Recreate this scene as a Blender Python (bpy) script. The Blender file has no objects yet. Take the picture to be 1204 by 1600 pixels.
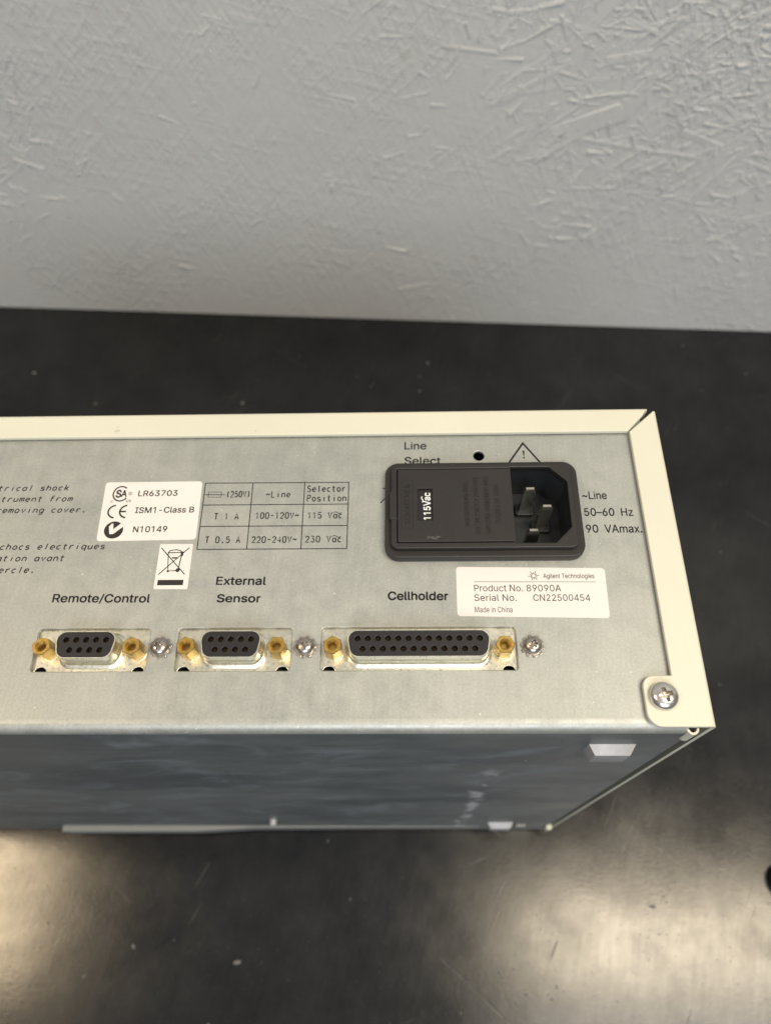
import bpy, bmesh, math, random
from mathutils import Vector, Matrix, noise

random.seed(7)
S = bpy.context.scene
COL = S.collection
PI = math.pi
H = 261.0                       # height of the rear panel above the bench, mm

# ---------------------------------------------------------------- camera, world, lamps, exposure
cam_d = bpy.data.cameras.new('camera')
cam = bpy.data.objects.new('camera', cam_d)
COL.objects.link(cam)
right = Vector((0.99963311, 0.00408167, -0.02677646))
down = Vector((-0.00886112, -0.88489939, -0.46569792))
fwd = Vector((-0.0255953, 0.46576433, -0.88453856))
m = Matrix((right, -down, -fwd)).transposed().to_4x4()
m.translation = Vector((-3.352, -69.060, 205.667 + H)) * 0.001
cam.matrix_world = m
cam_d.sensor_fit = 'HORIZONTAL'
cam_d.sensor_width = 36.0
cam_d.lens = 36.0 * 1198.6 / 1204.0
cam_d.clip_start = 0.01
cam_d.clip_end = 50.0
cam_d.dof.use_dof = True
cam_d.dof.focus_distance = 0.213
cam_d.dof.aperture_fstop = 17.0
S.camera = cam

W = bpy.data.worlds.new('World')
S.world = W
W.use_nodes = True
wn = W.node_tree.nodes
wl = W.node_tree.links
bg = wn['Background']
wtc = wn.new('ShaderNodeTexCoord')
wsep = wn.new('ShaderNodeSeparateXYZ')
wr = wn.new('ShaderNodeValToRGB')
wmap = wn.new('ShaderNodeMapRange')
wmap.inputs['From Min'].default_value = -1
wmap.inputs['From Max'].default_value = 1
wl.new(wtc.outputs['Generated'], wsep.inputs[0])
wl.new(wsep.outputs['Z'], wmap.inputs['Value'])
wl.new(wmap.outputs[0], wr.inputs[0])
wr.color_ramp.elements[0].position = 0.45
wr.color_ramp.elements[0].color = (0.11, 0.12, 0.14, 1)
wr.color_ramp.elements[1].position = 0.80
wr.color_ramp.elements[1].color = (0.19, 0.195, 0.20, 1)
ce = wr.color_ramp.elements.new(0.94)
ce.color = (0.46, 0.46, 0.45, 1)
wl.new(wr.outputs[0], bg.inputs['Color'])
bg.inputs['Strength'].default_value = 1.0


def area_lamp(name, loc, target, sx, sy, power, color):
    d = bpy.data.lights.new(name, 'AREA')
    d.shape = 'RECTANGLE'
    d.size, d.size_y = sx, sy
    d.energy = power
    d.color = color
    o = bpy.data.objects.new(name, d)
    COL.objects.link(o)
    o.location = loc
    if target:
        o.rotation_euler = (Vector(target) - Vector(loc)).to_track_quat('-Z', 'Y').to_euler()
    return o


area_lamp('ceiling_lamp', (0.60, -0.12, 1.56), None, 0.70, 0.15, 12.5, (1.0, 0.85, 0.62))
area_lamp('ceiling_lamp', (0.62, -0.36, 1.56), None, 0.74, 0.22, 3.8, (1.0, 0.96, 0.90))
area_lamp('ceiling_lamp', (-1.06, -0.03, 1.56), None, 0.36, 0.36, 10.5, (1.0, 0.78, 0.50))
area_lamp('window_light', (0.1, -1.9, 1.9), (0.0, 0.2, 0.25), 1.4, 1.0, 36.0, (0.90, 0.95, 1.0))

vs = S.view_settings
S.display_settings.display_device = 'sRGB'
vs.view_transform = 'Standard'
vs.look = 'None'
vs.gamma = 1.0
vs.use_curve_mapping = False
vs.exposure = 0.0
S.render.engine = 'CYCLES'
S.cycles.use_denoising = True


# ---------------------------------------------------------------- materials
class NT:
    def __init__(self, name):
        self.m = bpy.data.materials.new(name)
        self.m.use_nodes = True
        self.t = self.m.node_tree
        self.p = self.t.nodes['Principled BSDF']

    def n(self, typ, **kw):
        nd = self.t.nodes.new(typ)
        for k, v in kw.items():
            if k in nd.inputs:
                nd.inputs[k].default_value = v
            else:
                setattr(nd, k, v)
        return nd

    def l(self, a, b):
        self.t.links.new(a, b)

    def coords(self, scale=(1, 1, 1), rot=(0, 0, 0), loc=(0, 0, 0)):
        tc = self.n('ShaderNodeTexCoord')
        vec = tc.outputs['Object']
        if any(rot):
            m0 = self.n('ShaderNodeMapping')
            m0.inputs['Rotation'].default_value = rot
            self.l(vec, m0.inputs[0])
            vec = m0.outputs[0]
        mp = self.n('ShaderNodeMapping')
        mp.inputs['Scale'].default_value = scale
        mp.inputs['Location'].default_value = loc
        self.l(vec, mp.inputs[0])
        return mp.outputs[0]

    def noise(self, vec, scale, detail=4, rough=0.55, distort=0.0):
        nd = self.n('ShaderNodeTexNoise')
        nd.inputs['Scale'].default_value = scale
        nd.inputs['Detail'].default_value = detail
        nd.inputs['Roughness'].default_value = rough
        nd.inputs['Distortion'].default_value = distort
        self.l(vec, nd.inputs['Vector'])
        return nd.outputs['Fac']

    def ramp(self, fac, stops):
        nd = self.n('ShaderNodeValToRGB')
        e = nd.color_ramp.elements
        while len(e) < len(stops):
            e.new(0.5)
        for k, (p, c) in zip(e, stops):
            k.position = p
            k.color = (*c, 1) if not isinstance(c, (int, float)) else (c, c, c, 1)
        self.l(fac, nd.inputs[0])
        return nd.outputs[0]

    def mix(self, fac, a, b, blend='MIX'):
        nd = self.n('ShaderNodeMix', data_type='RGBA', blend_type=blend)
        for sock, val in ((nd.inputs[0], fac), (nd.inputs[6], a), (nd.inputs[7], b)):
            if hasattr(val, 'links'):
                self.l(val, sock)
            elif isinstance(val, tuple):
                sock.default_value = (*val, 1)
            else:
                sock.default_value = val
        return nd.outputs[2]

    def math(self, op, a, b=0.0, clamp=False):
        nd = self.n('ShaderNodeMath', operation=op, use_clamp=clamp)
        for sock, val in ((nd.inputs[0], a), (nd.inputs[1], b)):
            if hasattr(val, 'links'):
                self.l(val, sock)
            else:
                sock.default_value = val
        return nd.outputs[0]

    def bump(self, height, dist, strength=1.0):
        nd = self.n('ShaderNodeBump')
        nd.inputs['Strength'].default_value = strength
        nd.inputs['Distance'].default_value = dist
        self.l(height, nd.inputs['Height'])
        self.l(nd.outputs[0], self.p.inputs['Normal'])

    def set(self, **kw):
        for k, v in kw.items():
            s = self.p.inputs[k.replace('_', ' ')]
            if hasattr(v, 'links'):
                self.l(v, s)
            elif isinstance(v, tuple):
                s.default_value = (*v, 1)
            else:
                s.default_value = v
        return self


def make_zinc(name, shade_scuffs=False):
    a = NT(name)
    v = a.coords()
    big = a.noise(v, 28, 5, 0.6, 0.6)
    mid = a.noise(v, 160, 4, 0.6)
    fine = a.noise(v, 1500, 3, 0.6)
    col = a.ramp(big, [(0.30, (0.318, 0.340, 0.324)), (0.5, (0.362, 0.378, 0.354)), (0.70, (0.412, 0.422, 0.395))])
    col = a.mix(0.22, col, a.ramp(mid, [(0.35, (0.30, 0.31, 0.29)), (0.62, (0.46, 0.465, 0.43))]))
    brush = a.noise(a.coords(scale=(1, 0.06, 1), rot=(0, 0, 0.06)), 700, 3, 0.6)
    col = a.mix(0.10, col, a.ramp(brush, [(0.35, (0.30, 0.31, 0.29)), (0.65, (0.60, 0.60, 0.56))]))
    col = a.mix(0.15, col, a.ramp(fine, [(0.35, (0.34, 0.34, 0.32)), (0.65, (0.75, 0.74, 0.70))]))
    spot = a.ramp(a.noise(v, 420, 2, 0.5), [(0.72, 0.0), (0.78, 1.0)])
    col = a.mix(a.math('MULTIPLY', spot, 0.35), col, (0.30, 0.29, 0.27))
    dot = a.ramp(a.noise(a.coords(loc=(3, 1, 2)), 900, 1, 0.4), [(0.77, 0.0), (0.80, 1.0)])
    col = a.mix(a.math('MULTIPLY', dot, 0.6), col, (0.80, 0.78, 0.72))
    met, rough = 0.55, a.ramp(mid, [(0.3, 0.40), (0.7, 0.56)])
    if shade_scuffs:
        # smears and rub marks wiped along the sheet, and one dried drip running down it
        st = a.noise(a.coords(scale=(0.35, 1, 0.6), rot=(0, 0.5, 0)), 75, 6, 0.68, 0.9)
        col = a.mix(0.60, col, (0.205, 0.225, 0.238))  # blue-dark tone painted in for the shade on this upright face
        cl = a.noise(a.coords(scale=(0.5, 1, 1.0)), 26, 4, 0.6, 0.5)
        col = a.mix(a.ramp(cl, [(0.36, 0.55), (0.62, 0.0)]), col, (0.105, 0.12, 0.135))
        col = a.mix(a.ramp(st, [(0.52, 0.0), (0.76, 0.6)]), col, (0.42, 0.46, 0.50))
        # a dried drip: a broken pale track down the sheet
        tc = a.n('ShaderNodeTexCoord')
        sep = a.n('ShaderNodeSeparateXYZ')
        a.l(tc.outputs['Object'], sep.inputs[0])
        wob = a.math('MULTIPLY', a.math('SUBTRACT', a.noise(v, 40, 2, 0.5), 0.5), 0.012)
        dx = a.math('ABSOLUTE', a.math('SUBTRACT', a.math('ADD', sep.outputs['X'], wob), 0.0245))
        tr = a.ramp(a.math('DIVIDE', dx, 0.005), [(0.25, 1.0), (0.75, 0.0)])
        brk = a.ramp(a.noise(a.coords(scale=(1, 1, 0.5)), 130, 2, 0.6), [(0.45, 0.0), (0.55, 1.0)])
        zz = a.ramp(a.math('MULTIPLY', sep.outputs['Z'], -4.0), [(0.22, 0.0), (0.30, 1.0)])
        col = a.mix(a.math('MULTIPLY', a.math('MULTIPLY', a.math('MULTIPLY', tr, brk), zz), 0.95), col, (0.70, 0.70, 0.74))
        nick = a.ramp(a.noise(a.coords(scale=(1, 1, 0.4), loc=(1, 2, 3)), 380, 2, 0.5), [(0.73, 0.0), (0.76, 1.0)])
        col = a.mix(a.math('MULTIPLY', nick, 0.55), col, (0.55, 0.57, 0.60))
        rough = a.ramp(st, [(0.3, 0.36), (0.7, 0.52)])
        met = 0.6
    a.set(Base_Color=col, Metallic=met, Roughness=rough)
    a.bump(a.math('ADD', a.math('MULTIPLY', fine, 0.5), mid), 0.00006, 0.35)
    return a.m


def make_cream():
    a = NT('cream_powder_coat')
    v = a.coords()
    n1 = a.noise(v, 1300, 2, 0.5)
    n2 = a.noise(v, 20, 3, 0.5)
    col = a.ramp(n2, [(0.35, (0.605, 0.592, 0.482)), (0.65, (0.635, 0.622, 0.510))])
    fl = a.ramp(a.noise(v, 330, 2, 0.5), [(0.745, 0.0), (0.765, 1.0)])
    col = a.mix(a.math('MULTIPLY', fl, 0.45), col, (0.35, 0.30, 0.22))
    a.set(Base_Color=col, Roughness=0.46)
    a.bump(n1, 0.00010, 0.28)
    return a.m


def make_bench():
    a = NT('black_resin_bench')
    v = a.coords()
    n1 = a.noise(v, 6, 5, 0.6)
    n2 = a.noise(v, 45, 5, 0.65)
    n3 = a.noise(v, 500, 3, 0.6)
    s1 = a.noise(a.coords(scale=(1, 0.05, 1), rot=(0, 0, 0.5)), 300, 2, 0.5)
    s2 = a.noise(a.coords(scale=(0.05, 1, 1), rot=(0, 0, -0.35)), 260, 2, 0.5)
    s3 = a.noise(a.coords(scale=(1, 0.035, 1), rot=(0, 0, -0.9)), 190, 2, 0.5)
    scr = a.math('MAXIMUM', a.ramp(s1, [(0.715, 0.0), (0.76, 1.0)]), a.ramp(s2, [(0.715, 0.0), (0.76, 1.0)]))
    scr = a.math('MAXIMUM', scr, a.ramp(s3, [(0.71, 0.0), (0.76, 1.0)]))
    col = a.ramp(n2, [(0.3, (0.0040, 0.0040, 0.0048)), (0.7, (0.0078, 0.0077, 0.0084))])
    col = a.mix(a.math('MULTIPLY', scr, 0.22), col, (0.06, 0.057, 0.055))
    pit = a.ramp(n3, [(0.66, 0.0), (0.72, 1.0)])
    col = a.mix(a.math('MULTIPLY', pit, 0.5), col, (0.006, 0.006, 0.006))
    r = a.ramp(n1, [(0.3, 0.165), (0.7, 0.225)])
    r = a.math('ADD', r, a.math('MULTIPLY', a.math('SUBTRACT', n2, 0.5), 0.16))
    r = a.math('ADD', r, a.math('MULTIPLY', scr, 0.16))
    r = a.math('ADD', r, a.math('MULTIPLY', pit, 0.25), True)
    a.set(Base_Color=col, Roughness=r)
    fs = a.noise(a.coords(scale=(1, 0.12, 1), rot=(0, 0, 0.25)), 420, 4, 0.65)
    r = a.math('ADD', r, a.math('MULTIPLY', a.math('SUBTRACT', fs, 0.5), 0.14), True)
    wear = a.ramp(a.noise(a.coords(loc=(2, 5, 0)), 22, 5, 0.65), [(0.35, 0.44), (0.65, 0.62)])
    a.l(a.math('MULTIPLY', wear, a.ramp(fs, [(0.3, 0.85), (0.6, 1.0)])), a.p.inputs['Specular IOR Level'])
    a.bump(a.math('ADD', a.math('MULTIPLY', scr, -0.6), n3), 0.00010, 0.25)
    return a.m


def make_wall():
    a = NT('grey_painted_strand_board')
    v = a.coords()
    hts = []
    for k, (rot, sc, lo, hi) in enumerate(((0.45, 260, 0.47, 0.58), (-0.75, 300, 0.50, 0.60), (1.35, 230, 0.52, 0.62), (0.05, 340, 0.50, 0.60))):
        f = a.noise(a.coords(scale=(1, 1, 0.16), rot=(0, rot, 0), loc=(k * 3.1, 0, k * 1.7)), sc, 3, 0.55, 0.3)
        hts.append(a.ramp(f, [(lo, 0.0), (hi, 1.0)]))
    n1 = a.math('ADD', a.math('ADD', hts[0], hts[1]), a.math('ADD', hts[2], hts[3]))
    patch = a.ramp(a.noise(a.coords(loc=(1, 4, 2)), 13, 3, 0.55), [(0.40, 0.16), (0.66, 1.0)])
    n1 = a.math('MULTIPLY', n1, patch)
    n2 = a.noise(a.coords(scale=(1, 1, 0.25), rot=(0, 0.2, 0)), 140, 4, 0.6, 0.4)
    n3 = a.noise(v, 9, 4, 0.6)
    n4 = a.noise(v, 60, 5, 0.6)
    col = a.ramp(n3, [(0.3, (0.56, 0.565, 0.56)), (0.7, (0.59, 0.59, 0.58))])
    st = a.ramp(n4, [(0.66, 0.0), (0.76, 1.0)])
    col = a.mix(a.math('MULTIPLY', st, 0.35), col, (0.36, 0.33, 0.22))
    gl = a.ramp(a.noise(a.coords(scale=(1, 1, 0.45), rot=(0, 0.3, 0), loc=(7, 1, 3)), 170, 3, 0.6), [(0.70, 0.0), (0.76, 1.0)])
    col = a.mix(a.math('MULTIPLY', gl, 0.5), col, (0.24, 0.22, 0.15))
    pk = a.ramp(a.noise(a.coords(loc=(5, 2, 1)), 40, 3, 0.6), [(0.58, 0.0), (0.72, 1.0)])
    col = a.mix(a.math('MULTIPLY', pk, 0.3), col, (0.56, 0.51, 0.49))
    a.set(Base_Color=col, Roughness=0.55)
    a.bump(a.math('ADD', a.math('MULTIPLY', n1, 0.45), n2), 0.0009, 0.46)
    return a.m


def simple(name, col, rough, metal=0.0, bump=None, vary=None):
    a = NT(name)
    c = col
    if vary or bump:
        v = a.coords()
    if vary:
        k, sc = vary
        c = a.ramp(a.noise(v, sc, 4, 0.6), [(0.3, tuple(x * (1 - k) for x in col)), (0.7, tuple(min(1, x * (1 + k)) for x in col))])
    a.set(Base_Color=c, Roughness=rough, Metallic=metal)
    if name.endswith('_print') and 'white' not in name:
        a.p.inputs['Specular IOR Level'].default_value = 0.2
    if bump:
        a.bump(a.noise(v, bump[0], 3, 0.6), bump[1], bump[2])
    return a.m


def make_black_plastic():
    a = NT('black_moulded_plastic')
    v = a.coords()
    n = a.noise(v, 2600, 2, 0.6)
    dust = a.ramp(a.noise(v, 1400, 2, 0.5), [(0.74, 0.0), (0.79, 1.0)])
    col = a.ramp(a.noise(v, 60, 4, 0.6), [(0.3, (0.012, 0.0105, 0.010)), (0.7, (0.018, 0.0155, 0.0145))])
    col = a.mix(a.math('MULTIPLY', dust, 0.30), col, (0.35, 0.32, 0.30))
    a.set(Base_Color=col, Roughness=0.50)
    a.bump(n, 0.00006, 0.35)
    return a.m


def make_plated(name, c1, c2, rough):
    a = NT(name)
    v = a.coords()
    col = a.ramp(a.noise(v, 190, 4, 0.6, 0.8), [(0.3, c1), (0.7, c2)])
    r = a.ramp(a.noise(v, 900, 3, 0.6), [(0.3, rough * 0.75), (0.7, rough * 1.3)])
    a.set(Base_Color=col, Roughness=r, Metallic=0.92)
    a.bump(a.noise(v, 500, 2, 0.5), 0.00004, 0.12)
    return a.m


M = {
    'zinc': make_zinc('galvanised_sheet'),
    'zinc_under': make_zinc('galvanised_sheet_shaded_smears', True),
    'cream': make_cream(),
    'bench': make_bench(),
    'wall': make_wall(),
    'black': make_black_plastic(),
    'cavity': simple('dark_socket_plastic', (0.018, 0.020, 0.024), 0.38),
    'dark': simple('dark_inside', (0.01, 0.01, 0.01), 0.7),
    'plated': make_plated('chromated_zinc_plating', (0.70, 0.68, 0.57), (0.80, 0.78, 0.68), 0.32),
    'brass': make_plated('yellow_brass', (0.46, 0.30, 0.08), (0.60, 0.42, 0.14), 0.36),
    'steel': make_plated('stainless_steel', (0.36, 0.33, 0.30), (0.48, 0.44, 0.40), 0.28),
    'chrome': make_plated('bright_screw', (0.60, 0.57, 0.53), (0.72, 0.69, 0.65), 0.22),
    'pin': make_plated('nickel_pin', (0.40, 0.38, 0.33), (0.54, 0.51, 0.44), 0.18),
    'contact': make_plated('gold_contact', (0.50, 0.34, 0.16), (0.66, 0.46, 0.22), 0.3),
    'paper': simple('white_sticker', (0.71, 0.672, 0.64), 0.42, vary=(0.03, 60)),
    'ink': simple('black_print', (0.012, 0.012, 0.013), 0.7),
    'ink_grey': simple('dark_grey_print', (0.030, 0.028, 0.028), 0.7),
    'white_ink': simple('white_print', (0.80, 0.80, 0.80), 0.5),
    'glyph': simple('moulded_lettering', (0.014, 0.012, 0.011), 0.40),
    'insert': simple('black_connector_plastic', (0.011, 0.010, 0.012), 0.42, bump=(1500, 0.00005, 0.3)),
    'bump': simple('bare_bump_metal', (0.36, 0.355, 0.36), 0.5, 0.3, vary=(0.1, 300)),
    'lip': simple('grey_bezel_plastic', (0.20, 0.205, 0.195), 0.5),
    'grey_plastic': simple('pale_grey_plastic', (0.62, 0.60, 0.57), 0.5),
    'dust': simple('pale_dust', (0.15, 0.145, 0.14), 0.9),
    'rubber': simple('black_rubber', (0.012, 0.012, 0.012), 0.6),
}

# ---------------------------------------------------------------- object helpers (all shapes in millimetres)
AT = {}


def link(name, me, mat, parent=None, at=(0, 0, 0), smooth=35, bevel_fix=True):
    """one mesh object; AT holds each object's place in panel millimetres"""
    if mat is not None:
        me.materials.clear()
        me.materials.append(M[mat])
    if smooth:
        for p in me.polygons:
            p.use_smooth = True
        me.set_sharp_from_angle(angle=math.radians(smooth))
        for p in me.polygons:
            if abs(p.normal.z) > 0.9999:
                p.use_smooth = False
    me.name = name
    o = bpy.data.objects.new(name, me)
    COL.objects.link(o)
    AT[o.name] = Vector(at)
    if parent is not None:
        o.parent = parent
        o.location = (Vector(at) - AT[parent.name]) * 0.001
    else:
        o.location = (Vector(at) + Vector((0, 0, H))) * 0.001
    return o


def scale_mesh(me, f=0.001):
    me.transform(Matrix.Scale(f, 4))
    return me


def bm_mesh(bm):
    bmesh.ops.recalc_face_normals(bm, faces=bm.faces)
    me = bpy.data.meshes.new('m')
    bm.to_mesh(me)
    bm.free()
    return scale_mesh(me)


def area2(loop):
    return sum(a[0] * b[1] - b[0] * a[1] for a, b in zip(loop, loop[1:] + loop[:1]))


def rpoly(pts, r, n=6):
    """polygon with rounded corners, counter-clockwise"""
    if area2(pts) < 0:
        pts = pts[::-1]
        if isinstance(r, (list, tuple)):
            r = list(r)[::-1]
    out = []
    k = len(pts)
    for i in range(k):
        ri = r[i] if isinstance(r, (list, tuple)) else r
        p0, p1, p2 = Vector(pts[i - 1]), Vector(pts[i]), Vector(pts[(i + 1) % k])
        if ri <= 0:
            out.append((p1.x, p1.y))
            continue
        a, b = (p0 - p1).normalized(), (p2 - p1).normalized()
        ang = a.angle(b)
        t = ri / math.tan(ang / 2)
        c = p1 + (a + b).normalized() * (ri / math.sin(ang / 2))
        s, e = p1 + a * t - c, p1 + b * t - c
        a0 = math.atan2(s.y, s.x)
        da = math.atan2(e.y, e.x) - a0
        while da > PI:
            da -= 2 * PI
        while da < -PI:
            da += 2 * PI
        for j in range(n + 1):
            q = a0 + da * j / n
            out.append((c.x + ri * math.cos(q), c.y + ri * math.sin(q)))
    return out


def rect(x0, x1, y0, y1, r=0.0, n=5):
    return rpoly([(x0, y0), (x1, y0), (x1, y1), (x0, y1)], r, n)


def circle(cx, cy, r, n=32, ph=0.0):
    return [(cx + r * math.cos(ph + 2 * PI * i / n), cy + r * math.sin(ph + 2 * PI * i / n)) for i in range(n)]


def offset(loop, d):
    k = len(loop)
    out = []
    for i in range(k):
        p0, p1, p2 = Vector(loop[i - 1]), Vector(loop[i]), Vector(loop[(i + 1) % k])
        a, b = (p1 - p0).normalized(), (p2 - p1).normalized()
        na, nb = Vector((a.y, -a.x)), Vector((b.y, -b.x))
        nn = na + nb
        if nn.length < 1e-6:
            nn = na
        nn.normalize()
        c = max(0.35, nn.dot(na))
        out.append((p1.x + nn.x * d / c, p1.y + nn.y * d / c))
    return out


def plate(outer, holes=(), z0=0.0, z1=1.0, bevel=0.0, res=2):
    """flat plate with holes, edges optionally rounded"""
    cu = bpy.data.curves.new('c', 'CURVE')
    cu.dimensions = '2D'
    cu.fill_mode = 'BOTH'
    cu.extrude = max(0.0, (z1 - z0) / 2 - bevel)
    cu.bevel_depth = bevel
    cu.bevel_resolution = res
    cu.offset = -bevel
    for i, lp in enumerate([outer] + list(holes)):
        if (area2(lp) > 0) != (i == 0):
            lp = lp[::-1]
        sp = cu.splines.new('POLY')
        sp.points.add(len(lp) - 1)
        for q, (x, y) in zip(sp.points, lp):
            q.co = (x, y, 0, 1)
        sp.use_cyclic_u = True
    o = bpy.data.objects.new('t', cu)
    me = bpy.data.meshes.new_from_object(o)
    bpy.data.objects.remove(o)
    bpy.data.curves.remove(cu)
    bm = bmesh.new()
    bm.from_mesh(me)
    bpy.data.meshes.remove(me)
    bmesh.ops.remove_doubles(bm, verts=bm.verts, dist=1e-5)
    bmesh.ops.translate(bm, verts=bm.verts, vec=(0, 0, (z0 + z1) / 2))
    return bm_mesh(bm)


def loft(rings, cap0=True, cap1=True, closed=False):
    """rings: list of equal-length lists of 3D points"""
    bm = bmesh.new()
    vr = [[bm.verts.new(p) for p in r] for r in rings]
    n = len(vr[0])
    pairs = list(zip(vr, vr[1:])) + ([(vr[-1], vr[0])] if closed else [])
    for a, b in pairs:
        for i in range(n):
            j = (i + 1) % n
            bm.faces.new((a[i], a[j], b[j], b[i]))
    if cap0 and not closed:
        bm.faces.new(vr[0][::-1])
    if cap1 and not closed:
        bm.faces.new(vr[-1])
    return bm_mesh(bm)


def loft2(loop, prof, **kw):
    return loft([[(x, y, z) for x, y in offset(loop, o)] for o, z in prof], **kw)


def lathe(prof, n=40, cap0=True, cap1=True):
    return loft([[(r * math.cos(2 * PI * i / n), r * math.sin(2 * PI * i / n), z) for i in range(n)] for r, z in prof], cap0, cap1)


def bm_box(bm, x0, x1, y0, y1, z0, z1):
    vs_ = [bm.verts.new((x, y, z)) for z in (z0, z1) for x, y in ((x0, y0), (x1, y0), (x1, y1), (x0, y1))]
    for f in ((3, 2, 1, 0), (4, 5, 6, 7), (0, 1, 5, 4), (1, 2, 6, 5), (2, 3, 7, 6), (3, 0, 4, 7)):
        bm.faces.new([vs_[i] for i in f])
    return vs_


def box_mesh(x0, x1, y0, y1, z0, z1, bevel=0.0):
    bm = bmesh.new()
    bm_box(bm, x0, x1, y0, y1, z0, z1)
    if bevel:
        bmesh.ops.bevel(bm, geom=list(bm.edges), offset=bevel, segments=2, affect='EDGES', profile=0.5)
    return bm_mesh(bm)


def boolean(me, cutter):
    a = bpy.data.objects.new('a', me)
    b = bpy.data.objects.new('b', cutter)
    COL.objects.link(a)
    COL.objects.link(b)
    md = a.modifiers.new('b', 'BOOLEAN')
    md.object = b
    md.operation = 'DIFFERENCE'
    md.solver = 'EXACT'
    dg = bpy.context.evaluated_depsgraph_get()
    r = bpy.data.meshes.new_from_object(a.evaluated_get(dg))
    bpy.data.objects.remove(a)
    bpy.data.objects.remove(b)
    return r


def strokes_mesh(lines, w, z=0.0, flat=0.12):
    """printed line work: thin ink ridges along polylines"""
    cu = bpy.data.curves.new('s', 'CURVE')
    cu.dimensions = '3D'
    cu.bevel_depth = w / 2
    cu.bevel_resolution = 1
    cu.use_fill_caps = True
    for i, ln in enumerate(lines):
        if len(ln) < 2:
            continue
        cyc = len(ln) > 2 and (Vector(ln[0]) - Vector(ln[-1])).length < 1e-6
        pts = ln[:-1] if cyc else ln
        sp = cu.splines.new('POLY')
        sp.points.add(len(pts) - 1)
        for q, (x, y) in zip(sp.points, pts):
            q.co = (x, y, 0, 1)
        sp.use_cyclic_u = cyc
    o = bpy.data.objects.new('t', cu)
    me = bpy.data.meshes.new_from_object(o)
    bpy.data.objects.remove(o)
    bpy.data.curves.remove(cu)
    me.transform(Matrix.Translation((0, 0, z)) @ Matrix.Diagonal((1, 1, flat, 1)))
    return scale_mesh(me)


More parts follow.
